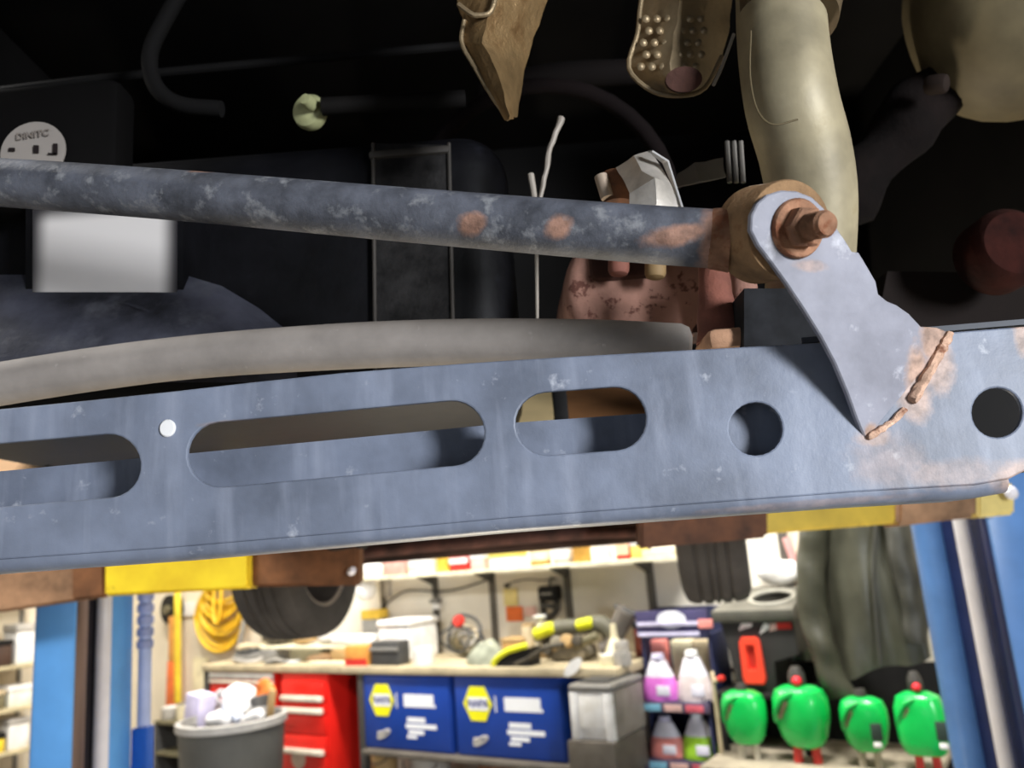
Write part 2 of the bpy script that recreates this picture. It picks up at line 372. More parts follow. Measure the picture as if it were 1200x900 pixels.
bmesh.ops.bevel(b, geom=[e for e in b.edges if abs((e.verts[0].co-e.verts[1].co).normalized().dot(nrm)) < .3 and len(e.link_faces) == 2 and e.calc_face_angle(0) > 1], offset=0.0009, segments=1, affect='EDGES')
br_spots = [sp(1092, 400, BY, 24, 36), sp(1074, 445, BY, 18, 46), sp(1020, 508, BY, 12, 12), sp(955, 305, .49, 30, 8, .5)]
bracket = cpart('rod_bracket', b, M('bracket_paint', (134, 135, 146), 0.55, 0.0, var=0.12, scale=22, bump=0.1, c2=(186, 187, 196), s2=40, t2=(0.6, 0.75), spots=br_spots, rust=(170, 142, 126)))
def weld(path, r, name, m):
    b = new(); pts = catmull([at(x, y, BY-0.003) for x, y in path], 6); rad = [r*(0.85+0.3*random.random()) for _ in pts]
    tube(b, pts, rad, 8, bulge=True); jitter(b, 0.0012, 300); cpart(name, b, m, bracket, 'rusty weld bead')
weldm = M('weld_rust', (205, 168, 144), 0.85, var=0.25, scale=60, bump=0.5, c2=(136, 92, 70), s2=80, t2=(0.55, .66))
weld([(1112, 392), (1100, 416), (1086, 440), (1070, 468)], 0.0036, 'weld_bead', weldm)
weld([(1060, 480), (1042, 497), (1018, 512)], 0.0022, 'weld_bead', weldm)
# bolt, washer, nut
bc = at(933, 268, brY(933, 268)) ; ax = nrm
b = new(); lathe(b, [(0, 0), (.0190, 0), (.0192, .0022), (.0180, .004), (.013, .0042), (0, .0042)], axis(bc, ax), 32); washer = cpart('bolt_washer', b, rust_m, bracket)
b = new(); lathe(b, [(.0125, .004), (.0134, .005), (.0134, .0125), (.012, .014), (0, .014)], axis(bc, ax), 6); cpart('hex_nut', b, rust_m, bracket, smooth=20)
b = new(); pr = [(.0072, .010)]
for k in range(8): pr += [(.0086, .0142+k*.0019), (.0078, .0151+k*.0019)]
lathe(b, pr+[(.0070, .0305), (0, .031)], axis(bc, ax), 20); cpart('bolt_stud', b, rust_m, bracket)
# bushing sleeve of the rod
b = new(); s0 = bc-ax*0.0065; lathe(b, [(.009, 0), (.0315, 0), (.0325, .002), (.0325, .030), (.0335, .032), (.0335, .036), (.0315, .038), (0.009, .038)], axis(s0, -ax), 40)
# --- lateral rod
rodc = [(-170, 205, .65), (0, 214, .625), (220, 230, .60), (500, 254, .562), (720, 272, .537), (850, 281, .525)]
b2 = new(); tube(b2, [at(*p) for p in rodc], 0.0202, 28, 8); rod = cpart('lateral_rod', b2, rod_m)
cpart('rod_bushing', b, tan_rust, rod, 'ochre rusted bushing sleeve')
b = new(); tube(b, [at(833, 280, .527), at(857, 281, .524)], [0.0206, .0225], 28); cpart('rod_collar', b, rust_m, rod)

# --- grey curved bar above the beam
cb = [(-150, 480, .70), (0, 450, .70), (200, 421, .70), (400, 406, .69), (560, 401, .68), (700, 403, .66), (797, 406, .65)]
b = new(); tube(b, [at(*p) for p in cb], [.0195, .0195, .0195, .0205, .0205, .0205, .0190], 26, 8, bulge=True)
cpart('stabilizer_bar', b, M('dusty_grey_metal', (142, 135, 129), 0.75, var=0.10, scale=16, bump=0.12, c2=(166, 158, 152), s2=75, t2=(0.64, 0.78), spots=[sp(790, 395, .66, 26, 40, .0)]))

# --- fuel tank with strap and label
TY = 0.86
b = new(); A = at(-200, 200, TY); Bq = at(606, 420, TY); zt, zb_ = at(300, 160, TY).z, at(300, 470, TY).z
lbox(b, at(-200, 300, TY).x, at(603, 300, TY).x, TY, TY+0.5, zb_, zt, 0.055, 6)
tank = cpart('fuel_tank', b, tank_m)
def onT(px, py, d): return at(px, py, TY-d)
LBY = 0.785
b = new(); prism(b, [onT(437, 168, .006), onT(526, 170, .006), onT(532, 440, .006), onT(440, 440, .006)], (0, .007, 0)); strap = cpart('tank_strap', b, M('strap_metal', (30, 29, 29), 0.7, 0.0, var=0.35, scale=40, bump=0.4))
for x0, x1 in ((437, 440), (526, 532)):
    b = new(); tube(b, [onT(x0, 168, .008), onT(x1, 440, .008)], .0022, 8); cpart('strap_edge', b, M('strap_edge', (58, 54, 50), 0.7), strap)
b = new(); lbox(b, onT(432, 175, .01).x, onT(526, 175, .01).x, TY-.012, TY, onT(480, 182, .01).z, onT(480, 174, .01).z, .002); cpart('strap_tab', b, M('strap_edge', (58, 54, 50), 0.7), strap)
# label whose colour fades to dark at the edges
m = bpy.data.materials.new('soiled_label'); m.use_nodes = True; nt = m.node_tree; n = nt.nodes; L = nt.links
tc = n.new('ShaderNodeTexCoord'); sx = n.new('ShaderNodeSeparateXYZ'); L.new(tc.outputs['Generated'], sx.inputs[0])
def edge(o):
    a = n.new('ShaderNodeMath'); a.operation = 'SUBTRACT'; L.new(o, a.inputs[0]); a.inputs[1].default_value = 0.5
    c = n.new('ShaderNodeMath'); c.operation = 'ABSOLUTE'; L.new(a.outputs[0], c.inputs[0]); return c.outputs[0]
mr1 = n.new('ShaderNodeMapRange'); mr1.interpolation_type = 'SMOOTHSTEP'; L.new(edge(sx.outputs[0]), mr1.inputs[0]); mr1.inputs[1].default_value = .5; mr1.inputs[2].default_value = .36
mr2 = n.new('ShaderNodeMapRange'); mr2.interpolation_type = 'SMOOTHSTEP'; L.new(edge(sx.outputs[2]), mr2.inputs[0]); mr2.inputs[1].default_value = .5; mr2.inputs[2].default_value = .33
mu = n.new('ShaderNodeMath'); mu.operation = 'MULTIPLY'; L.new(mr1.outputs[0], mu.inputs[0]); L.new(mr2.outputs[0], mu.inputs[1])
mx = n.new('ShaderNodeMix'); mx.data_type = 'RGBA'; L.new(mu.outputs[0], mx.inputs[0]); mx.inputs[6].default_value = (*lin((40, 38, 42)), 1); mx.inputs[7].default_value = (*lin((214, 210, 208)), 1)
L.new(mx.outputs[2], n['Principled BSDF'].inputs['Base Color']); n['Principled BSDF'].inputs['Roughness'].default_value = .6
b = new(); q = [at(38, 244, LBY), at(207, 244, LBY), at(207, 364, LBY), at(38, 364, LBY)]; prism(b, q, (0, .002, 0)); cpart('tank_label', b, m, tank, 'pale square label with soiled edges')
b = new(); prism(b, [at(30, 236, LBY+.0025), at(215, 236, LBY+.0025), at(215, 372, LBY+.0025), at(30, 372, LBY+.0025)], (0, .08, 0)); cpart('label_pad', b, tank_m, tank)
# lower blue-grey shield under the tank, bluish haze put into its colour
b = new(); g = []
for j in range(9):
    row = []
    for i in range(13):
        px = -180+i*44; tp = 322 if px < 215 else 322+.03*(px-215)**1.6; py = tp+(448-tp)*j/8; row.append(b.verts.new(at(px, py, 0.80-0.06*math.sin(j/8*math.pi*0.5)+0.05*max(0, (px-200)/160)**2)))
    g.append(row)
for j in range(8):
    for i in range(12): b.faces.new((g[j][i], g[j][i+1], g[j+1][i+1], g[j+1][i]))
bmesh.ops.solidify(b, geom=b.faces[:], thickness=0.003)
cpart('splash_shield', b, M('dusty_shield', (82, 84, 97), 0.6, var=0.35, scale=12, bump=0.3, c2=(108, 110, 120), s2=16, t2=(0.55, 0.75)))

# --- white round tag
tg = at(39, 178, .78); rad = 42*.78/FPX; XZt = Matrix.Translation(tg) @ Matrix.Rotation(R_(90), 4, 'X')
white_tag = M('tag_white', (150, 143, 137), 0.6, var=0.05)
ink = M('tag_ink', (34, 28, 28), 0.7); ink2 = M('tag_ink_faint', (122, 114, 108), 0.7)
b = new(); lathe(b, [(0, .0), (rad, .0), (rad, .002), (0, .002)], XZt @ Matrix.Translation((0, 0, -.001)), 40); tag = cpart('round_tag', b, white_tag, None, 'round white printed tag')
b = new(); text(b, 'DINITC', 13*.78/FPX, Matrix.Translation(at(38, 158, .776)) @ Matrix.Rotation(R_(90), 4, 'X') @ Matrix.Rotation(R_(4), 4, 'Z'), .0003, .0002); cpart('tag_lettering', b, ink2, tag)
b = new()
for (x0, y0, x1, y1) in ((10, 173, 17, 177), (39, 170, 45, 179), (62, 168, 67, 181), (56, 179, 66, 181)):
    prism(b, [at(x0, y0, .776), at(x1, y0, .776), at(x1, y1, .776), at(x0, y1, .776)], (0, .001, 0))
cpart('tag_marks', b, ink, tag)
b = new(); lbox(b, at(-120, 160, .79).x, at(140, 160, .79).x, .785, .83, at(40, 240, .79).z, at(40, 100, .79).z, .01); cpart('cover_box', b, M('cover_black', (9, 8, 8), .8, var=.1, spec=.1))

# --- black hose, plug with stem
b = new(); tube(b, [at(230, -40, .9), at(195, 20, .9), at(176, 62, .9), at(182, 100, .9), at(210, 122, .9), at(260, 128, .9)], .010, 12, 6); cpart('vent_hose', b, M('hose_black', (14, 13, 13), 0.85, spec=.2))
b = new(); tube(b, [at(-40, 112, 1.0), at(120, 92, 1.0), at(330, 72, 1.0), at(560, 52, 1.0)], .006, 8, 5); cpart('cable_line', b, M('hose_black', (14, 13, 13), 0.85, spec=.2))
b = new(); lathe(b, [(0, -.006), (.012, -.006), (.0195, 0), (.0205, .008), (.018, .014), (.011, .017), (0, .018)], axis(at(367, 134, .85), (-.35, -1, -.15)), 28)
plug = cpart('rubber_plug', b, M('pale_green_plug', (166, 168, 124), 0.6, var=0.15, scale=40), None, 'pale yellow-green plug')
b = new(); lathe(b, [(0, 0), (.007, 0), (.008, .008), (.006, .016), (0, .017)], axis(at(366, 124, .828), (-.3, -1, 0)), 16); cpart('plug_nipple', b, M('pale_green_plug', (166, 168, 124)), plug)
b = new(); tube(b, [at(377, 125, .825), at(450, 121, .83), at(545, 116, .84)], .010, 12); cpart('plug_stem', b, M('stem_dark', (13, 11, 10), 0.8), plug)

# --- cross tube, spring seat ring behind
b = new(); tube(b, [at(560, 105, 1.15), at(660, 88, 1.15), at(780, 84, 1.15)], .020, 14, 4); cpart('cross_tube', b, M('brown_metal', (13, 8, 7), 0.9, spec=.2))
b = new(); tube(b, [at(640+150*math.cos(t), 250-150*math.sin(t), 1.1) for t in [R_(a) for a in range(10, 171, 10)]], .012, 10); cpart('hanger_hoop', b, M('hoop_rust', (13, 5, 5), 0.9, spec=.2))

# --- thin pale wires
wire_m = M('pale_wire', (150, 142, 132), 0.5)
b = new(); tube(b, [at(658, 138, .78), at(650, 160, .78), at(644, 175, .78), at(640, 200, .78), at(633, 235, .78)], [.0036, .0028, .0034, .0026, .0022], 8, 4); jitter(b, .0016, 80); cpart('torn_wire', b, wire_m)
b = new(); tube(b, [at(622, 204, .77), at(627, 240, .77), at(629, 310, .77), at(630, 420, .77)], [.0034, .0028, .0018, .0014], 8, 4); cpart('hanging_wire', b, wire_m)

# --- rusty drum housing with bolts
DY = .80
b = new(); lathe(b, [(0, -.006), (.062, -.006), (.070, -.002), (.0745, .006), (.0755, .012), (.0755, .12), (0, .12)], axis(at(747, 338, DY), (-.03, 1, 0)), 48); drum = cpart('rusty_housing', b, rustpit_m)
b = new(); lbox(b, at(690, 300, DY-.012).x, at(775, 300, DY-.012).x, DY-.016, DY, at(730, 331, DY).z, at(730, 262, DY).z, .008); cpart('dark_lug', b, rustdark_m, drum)
for px, py, mm in ((725, 313, M('pink_rust', (124, 78, 66), 0.8)), (768, 317, M('ochre_bolt', (146, 120, 82), 0.7))):
    b = new(); tube(b, [at(px, py-26, DY-.035), at(px, py+4, DY-.035)], .0105, 14, bulge=True); cpart('drop_bolt', b, mm, drum)
# rusty strut foot and dark block
b = new(); tube(b, [at(836, 290, .68), at(838, 345, .68), at(846, 400, .68)], [.012, .014, .022], 14, 4); jitter(b, .002, 60); strut = cpart('rusty_strut', b, M('red_rust', (112, 68, 56), 0.85, var=.2, scale=30, bump=.4))
b = new(); tube(b, [at(868, 300, .70), at(872, 350, .70), at(868, 405, .70)], [.010, .013, .014], 12, 4); cpart('strut_arm', b, rustpit_m, strut)
b = new(); lbox(b, at(824, 400, .66).x, at(900, 400, .66).x, .64, .70, at(860, 414, .66).z, at(860, 389, .66).z, .006); cpart('strut_foot', b, M('foot_rust', (184, 142, 112), 0.85, var=.15, scale=30, bump=.3), strut)
b = new(); prism(b, [at(872, 338, .63), at(960, 338, .63), at(990, 420, .63), at(872, 420, .63)], (0, .05, 0)); cpart('rubber_block', b, M('block_dark', (28, 29, 32), 0.75, var=.3, scale=30))
b = new(); prism(b, [at(808, 300, .80), at(876, 300, .80), at(880, 380, .80), at(812, 390, .80)], (0, .05, 0)); cpart('dark_backing', b, rustdark_m)

# --- silver crumpled shield piece
foil = M('silver_foil', (196, 190, 182), 0.38, 0.55, var=0.12, scale=40, bump=0.15)
def sheet(name, rows, m, thick=.0015, jit=0, parent=None, label=None, sub=0, seed=0):
    b = new(); g = [[b.verts.new(at(*p)) for p in r] for r in rows]
    for j in range(len(g)-1):
        for i in range(len(g[0])-1): b.faces.new((g[j][i], g[j][i+1], g[j+1][i+1], g[j+1][i]))
    if sub: bmesh.ops.subdivide_edges(b, edges=b.edges[:], cuts=sub, use_grid_fill=True)
    if jit: jitter(b, jit, 55, seed)
    bmesh.ops.recalc_face_normals(b, faces=b.faces[:])
    bmesh.ops.solidify(b, geom=b.faces[:], thickness=thick)
    return cpart(name, b, m, parent, label, smooth=25)
fs = sheet('foil_bracket', [[(722, 197, .66), (742, 182, .65), (762, 177, .66)], [(733, 216, .64), (752, 200, .63), (772, 190, .645)], [(737, 226, .63), (768, 208, .615), (786, 214, .63)], [(738, 246, .63), (770, 246, .62), (800, 246, .63)]], foil, sub=2, jit=.001, label='bright bent metal bracket')
sheet('foil_lip', [[(760, 176, .64), (765, 176, .63)], [(778, 190, .64), (784, 188, .63)], [(799, 240, .635), (802, 246, .625)]], M('foil_bright', (226, 224, 222), .35, .5), parent=fs)
b = new(); tube(b, [at(722, 205, .68), at(724, 240, .68)], .014, 16); cpart('rusty_cup', b, M('cup_rust', (110, 70, 44), .8, var=.3, scale=40), fs)
b = new(); tube(b, [at(704, 206, .67), at(712, 232, .67)], .006, 10); cpart('bracket_edge', b, M('foil_dull', (176, 158, 140), .5, .3), fs)
sheet('shield_scrap', [[(795, 205, .74), (815, 192, .73), (846, 188, .74)], [(792, 222, .73), (820, 214, .71), (850, 208, .73)]], M('foil_grey', (120, 116, 110), .5, .4), sub=2, jit=.002)
for k in range(3):
    b = new(); tube(b, [at(852+k*8, 166, .75), at(855+k*8, 214, .75)], .0026, 8); cpart('shield_fin', b, M('foil_grey', (120, 116, 110), .5, .4))
b = new(); tube(b, [at(878, 222, .64), at(905, 218, .64)], .003, 8); cpart('pipe_pin', b, M('foil_dull', (176, 158, 140), .5, .3))

# --- dimpled heat shields
hs = M('heat_shield_tan', (142, 116, 80), 0.45, 0.5, var=0.18, scale=25, bump=0.7, bscale=70, c2=(112, 84, 52), s2=25, t2=(0.52, 0.70))
hs2 = M('heat_shield_grey', (146, 128, 100), 0.42, 0.5, var=0.18, scale=25, bump=0.35, bscale=60, c2=(110, 92, 66), s2=25, t2=(0.56, 0.75))
def shield(name, left, mid, right, Yl, Ym, Yr, m):
    rows = [[(l[0], l[1], Yl), ((l[0]*.45+c[0]*.55), (l[1]*.45+c[1]*.55), (Yl+Ym)/2-.004), (c[0], c[1], Ym), ((c[0]+r[0])/2, (c[1]+r[1])/2, (Ym+Yr)/2-.004), (r[0], r[1], Yr)] for l, c, r in zip(left, mid, right)]
    return sheet(name, rows, m, sub=3, jit=.0022, seed=len(name))
s1 = shield('heat_shield', [(520, -190), (533, -30), (537, 8), (544, 22), (541, 50), (556, 78), (576, 112), (593, 139)], [(585, -190), (580, -30), (578, 5), (570, 25), (566, 52), (580, 82), (590, 112), (598, 140)], [(680, -190), (652, -30), (640, 0), (630, 30), (619, 60), (612, 90), (608, 116), (604, 136)], .68, .66, .72, hs)
b = new(); tube(b, [at(x, y, .655) for x, y in ((537, 5), (552, 16), (560, 18), (575, 14), (582, -10))], .0024, 8, 4); cpart('shield_hem', b, hs2, s1)
b = new(); tube(b, [at(x, y, .675) for x, y in ((544, 24), (541, 50), (556, 78), (576, 112), (596, 140))], .0022, 8, 4); cpart('shield_hem', b, hs2, s1)
s2_ = shield('heat_shield', [(760, -190), (755, -30), (750, 10), (747, 40), (737, 80), (748, 94), (765, 106)], [(805, -190), (800, -30), (796, 10), (790, 40), (785, 75), (788, 96), (795, 110)], [(880, -190), (862, -30), (856, 10), (852, 40), (845, 66), (836, 88), (824, 106)], .72, .69, .73, hs2)
b = new(); tube(b, [at(x, y, .70) for x, y in ((755, -20), (750, 10), (747, 40), (737, 80), (765, 107), (798, 112), (826, 103), (846, 66))], .0024, 8, 4); cpart('shield_hem', b, hs2, s2_)
for i in range(5):
    for j in range(6):
        x, y = 757+j*13+(i % 2)*5-i*1.5, 22+i*14
        if x > 836-i*3: continue
        b = new(); lathe(b, [(.0042, 0), (.003, .0014), (.0012, .0021), (0, .0022)], axis(at(x, y, .694), (.1, -1, -.1)), 8); cpart('dimple', b, hs2, s2_)
b = new(); lathe(b, [(0, -.001), (.014, -.001), (.0155, .001), (.0155, .006), (0, .006)], axis(at(800, 95, .684), (0, -1, -.3)), 24, 1.1, .75); cpart('outlet_mouth', b, rustdark_m, s2_)
b = new(); tube(b, [at(836, 100, .68), at(846, 78, .68), at(860, 40, .68)], .0016, 6, 4); cpart('shield_wire', b, wire_m, s2_)

# --- exhaust pipe
pipe_m = M('exhaust_steel', (150, 140, 114), 0.5, 0.12, var=0.16, scale=14, bump=0.08, c2=(120, 106, 70), s2=14, t2=(0.58, 0.78))
EYp = .64
ep = [(914, -90), (914, -20), (917, 50), (927, 120), (943, 180), (951, 240), (948, 330), (940, 420)]
b = new(); tube(b, [at(x, y, EYp+.0006*max(0, y-120)*.5) for x, y in ep], [.0385, .0385, .0385, .0388, .0388, .0384, .038, .038], 40, 8); pipe = cpart('exhaust_pipe', b, pipe_m)
b = new(); tube(b, [at(925, -90, .64), at(925, -10, .64), at(923, 24, .635)], [.047, .047, .0425], 36); cpart('pipe_sleeve', b, M('sleeve_steel', (92, 78, 58), 0.6, 0.3, var=.25, scale=14), pipe)
b = new(); tube(b, [at(880, 36, .605), at(879, 90, .604), at(888, 130, .604), at(906, 146, .603), at(935, 140, .601)], .0008, 6, 5); cpart('pipe_seam', b, M('seam_dark', (96, 84, 58), .7), pipe)
b = new(); tube(b, [at(925, -60, .64), at(930, -150, .66), at(990, -210, .70), at(1120, -180, .80), at(1260, -110, .88)], .0385, 28, 8); cpart('exhaust_crosspipe', b, pipe_m, pipe)
# --- muffler
b = new(); bmesh.ops.create_uvsphere(b, u_segments=48, v_segments=24, radius=1)
for v in b.verts:                            # superellipsoid can, long axis sideways
    c = v.co.copy(); k = (abs(c.x)**3+(c.y**2+c.z**2)**1.5)**(1/3); c /= max(k, 1e-6)
    v.co = Vector((c.x*.26, c.y*.15, c.z*.15))
b.transform(Matrix.Translation(at(1335, -62, .86)) @ Matrix.Rotation(R_(-14), 4, 'Y') @ Matrix.Rotation(R_(-25), 4, 'Z'))
muf = cpart('muffler', b, M('muffler_steel', (104, 94, 70), 0.65, 0.0, var=.18, scale=9, bump=.1), smooth=60)
b = new(); lbox(b, at(1020, 480, .66).x, at(1262, 480, .66).x, .635, .70, at(1140, 556, .66).z, at(1140, 412, .66).z, .006); cpart('arm_mount', b, M('mount_black', (16, 15, 15), .8, spec=.2))  # added black block that keeps the end hole of the beam dark
# --- grimy arm, rubber hanger, far bits on the right
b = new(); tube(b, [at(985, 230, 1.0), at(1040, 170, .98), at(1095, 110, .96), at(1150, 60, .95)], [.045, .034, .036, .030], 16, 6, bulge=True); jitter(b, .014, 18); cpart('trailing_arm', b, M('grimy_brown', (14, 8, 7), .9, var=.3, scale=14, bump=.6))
b = new(); tube(b, [at(1090, 100, .90), at(1105, 98, .89)], .012, 12, bulge=True); cpart('hanger_knob', b, M('grimy_knob', (38, 29, 25), .8))
b = new(); lathe(b, [(0, 0), (.036, 0), (.045, .012), (.045, .05), (0, .06)], axis(at(1192, 284, .85), (0, 1, 0)), 28); cpart('rusty_bushing', b, M('deep_rust', (44, 16, 11), .9, var=.3, scale=20, bump=.4))
b = new(); prism(b, [at(1040, 318, .95), at(1230, 320, .95), at(1230, 420, .95), at(1020, 420, .95)], (0, .06, 0)); cpart('dark_crossmember', b, M('brown_black', (24, 18, 16), .85))

# --- front end far ahead: subframe and steered front wheels
b = new(); p0, p1 = at(285, 640, 3.0), at(800, 600, 3.0)
lbox(b, p0.x, p1.x, 2.7, 3.2, 1.615, 1.80, .03); cpart('front_subframe', b, M('subframe_brown', (48, 34, 28), .85, var=.3, scale=5))
b = new(); tube(b, [(p0.x+.3, 2.6, 1.645), (0.1, 2.6, 1.655), (p1.x-.1, 2.6, 1.64)], .018, 10, 4); cpart('exhaust_front_pipe', b, rustdark_m)
tyre_m = M('tyre_rubber', (62, 58, 55), .8, var=.15, scale=10)
def wheel(px, py_bot, Y, yaw):
    Rt, wd = .315, .225; pr = [(.20, -wd/2), (.225, -wd/2-.006), (.27, -wd/2-.012), (.30, -wd/2)]
    tr = [(-.09, 1), (-.062, 1), (-.060, 0), (-.050, 0), (-.048, 1), (-.020, 1), (-.018, 0), (-.008, 0), (-.006, 1), (.006, 1), (.008, 0), (.018, 0), (.020, 1), (.048, 1), (.050, 0), (.060, 0), (.062, 1), (.09, 1)]
    pr += [(Rt-(0 if k else .009)-abs(a)**2*.6, a) for a, k in tr]+[(.30, wd/2), (.27, wd/2+.012), (.225, wd/2+.006), (.20, wd/2), (.19, wd/2-.02), (.19, -wd/2+.02), (.20, -wd/2)]
    q = at(px, py_bot, Y); c = Vector((q.x, Y, q.z+Rt))
    mt = Matrix.Translation(c) @ Matrix.Rotation(yaw, 4, 'Z') @ Matrix.Rotation(R_(90), 4, 'Y')
    b = new(); t = new(); rings = [[t.verts.new((r*math.cos(2*math.pi*k/56), r*math.sin(2*math.pi*k/56), z)) for k in range(56)] for r, z in pr[:-1]]
    for i in range(len(rings)):
        A, B = rings[i], rings[(i+1) % len(rings)]
        for k in range(56): t.faces.new((A[k], A[(k+1) % 56], B[(k+1) % 56], B[k]))
    merge(b, t, mt); ty = cpart('front_tyre', b, tyre_m)
    b = new(); lathe(b, [(.185, .085), (.2, .09), (.2, .10), (.19, .098), (.17, .02), (.165, -.04), (.0, -.05)], mt, 40, 1, 1, False); cpart('wheel_rim', b, M('rim_steel', (92, 84, 76), .6, .2), ty)
    b = new(); lathe(b, [(0, -.045), (.07, -.045), (.07, .12), (0, .13)], mt, 24); cpart('wheel_hub', b, rustdark_m, ty)
    b = new(); lathe(b, [(.190, .098), (.202, .100), (.206, .108), (.198, .112), (.188, .106), (.190, .098)], mt, 40, 1, 1, False); cpart('rim_lip', b, M('rim_lip', (150, 136, 122), .5, .1), ty)
    b = new(); tube(b, [c+Vector((0, 0, 0)), Vector((c.x*.45, Y, 1.70))], .03, 10); cpart('control_arm', b, rustdark_m)
    return ty
wheel(352, 749, 3.2, R_(-14)); wheel(843, 707, 3.2, R_(-14))

# ================================================================== THE LIFT
blue = M('lift_blue', (92, 156, 224), .35, 0, var=.06, scale=4, bump=.03)
blue2 = M('lift_blue_deep', (98, 144, 208), .32, 0, var=.08, scale=4)
yel = M('lift_yellow', (250, 216, 50), .45, 0, var=.08, scale=7, c2=(120, 84, 40), s2=9, t2=(.66, .74))
armbrown = M('greasy_brown', (112, 74, 46), .7, 0, var=.3, scale=9, bump=.2)
armtan = M('rusty_collar', (150, 116, 88), .75, 0, var=.25, scale=10, bump=.3)
chrome = M('ram_chrome', (222, 220, 228), .25, .0, var=.04)
greasy = M('greasy_lip', (112, 92, 84), .5, .2, var=.2, scale=5, stretch=(6, 6, .5))
dark = M('column_inside', (40, 38, 44), .6)
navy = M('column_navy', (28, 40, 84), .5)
PT = 3.5
def col(b, x0, x1, y0, y1): lbox(b, min(x0, x1), max(x0, x1), y0, y1, 0.012, PT, .006, 2)
def xat(px, py, Y): return at(px, py, Y).x
# left post
LY = 2.5; lx = xat(87, 760, LY); lxo = xat(39, 760, LY)
def Yfor(px, py, x):
    d = ray(px, py); return x/d.x
yb = Yfor(156, 760, lx); y1 = Yfor(103, 760, lx); y2 = Yfor(132, 760, lx)
lp = thing('lift_post', 'light blue lift post at the left, beside the grey barrel', 'car lift', ((lx+lxo)/2, LY+.2, 0))
def lpart(root, name, b, m, parent=None, label=None):
    b.transform(Matrix.Translation(-root.location)); return part(parent or root, name, b, m, label)
b = new(); col(b, lxo, lx, LY, LY+.012); col(b, lxo, lxo+.012, LY, yb); col(b, lxo, lx, yb-.012, yb); col(b, lx-.012, lx, y2, yb); lcol = lpart(lp, 'column', b, blue)
b = new(); col(b, lx-.012, lx+.001, LY+.012, y1); lpart(lp, 'guide_lip', b, greasy, lcol)
b = new(); lbox(b, lxo+.013, lx-.06, LY+.02, yb-.02, .012, PT-.02); lpart(lp, 'inner_face', b, dark, lcol)
rr = lx-.03; ry = Yfor(122, 760, rr); b = new(); tube(b, [(rr, ry, .02), (rr, ry, PT-.05)], .026, 20); lpart(lp, 'hydraulic_ram', b, chrome)
b = new(); lbox(b, lxo-.12, lx+.14, LY-.12, yb+.12, 0, .014, .003); lpart(lp, 'base_plate', b, blue2)
hx = lx+.03; hy = Yfor(170, 760, hx); pts = []
zt_ = at(168, 700, hy).z; zl = at(168, 851, hy).z
b = new(); tube(b, [(hx, hy, zl), (hx, hy, zt_+.2)], .022, 14)
lpart(lp, 'cable_conduit', b, M('pale_conduit', (170, 184, 226), .4, var=.05))
b = new(); ztop, zmid = zt_+.1, at(168, 760, hy).z
for k in range(9): lathe(b, [(.023, 0), (.028, .004), (.028, .026), (.023, .03)], Matrix.Translation((hx, hy, zmid+k*.04)), 14)
lpart(lp, 'conduit_ribs', b, M('pale_conduit2', (150, 160, 204), .45))
b = new(); lbox(b, hx-.03, hx+.026, hy-.03, yb+.05, .014, zl, .006); lpart(lp, 'conduit_cover', b, M('lift_blue_cover', (26, 84, 178), .4))
# carriage and arm on the left
def armbox(b, px0, px1, pt0, pt1, pb0, pb1, Y0, Y1, depth, bev=.008):
    a = [at(px0, pt0, Y0), at(px1, pt1, Y1), at(px1, pb1, Y1), at(px0, pb0, Y0)]
    prism(b, a, (0, depth, 0))
    if bev: bmesh.ops.bevel(b, geom=b.edges[:], offset=bev, segments=2, affect='EDGES')
    return b
car_l = lpart(lp, 'carriage', armbox(new(), -10, 121, 672, 662, 719, 700, 2.44, 2.44, .05), armtan)
b = new(); armbox(b, 84, 122, 655, 655, 704, 699, 2.41, 2.41, .04, .006); lpart(lp, 'carriage_pin_block', b, armbrown, car_l)
arm_l = lpart(lp, 'lift_arm', armbox(new(), 122, 292, 640, 636, 699, 690, 2.40, 2.34, .10), yel, None, 'yellow painted lift arm')
b = new(); armbox(b, 286, 420, 640, 636, 688, 686, 2.37, 2.30, .08); lpart(lp, 'arm_extension', b, armbrown, arm_l)
b = new(); lbox(b, at(405, 640, 2.32).x-.05, at(405, 640, 2.32).x+.05, 2.30, 2.40, 1.655, 1.808, .01); lpart(lp, 'lift_pad', b, blackr_m, arm_l)
b = new(); lathe(b, [(0, 0), (.011, 0), (.012, .01), (.008, .03), (0, .032)], axis(at(411, 670, 2.29), (.5, -1, .2)), 14); lpart(lp, 'arm_pin', b, chrome, arm_l)
# right post
rx = xat(1187, 760, 2.5); rxo = rx+.16; yb = Yfor(1092, 760, rx); y2 = Yfor(1136, 760, rx); yf = 2.5
rp = thing('lift_post', 'shaded blue lift post at the right with a bright ram, beside the olive coat', 'car lift', ((rx+rxo)/2, 2.7, 0))
b = new(); col(b, rx, rxo, yf, yf+.012); col(b, rxo-.012, rxo, yf, yb); col(b, rx, rxo, yb-.012, yb)
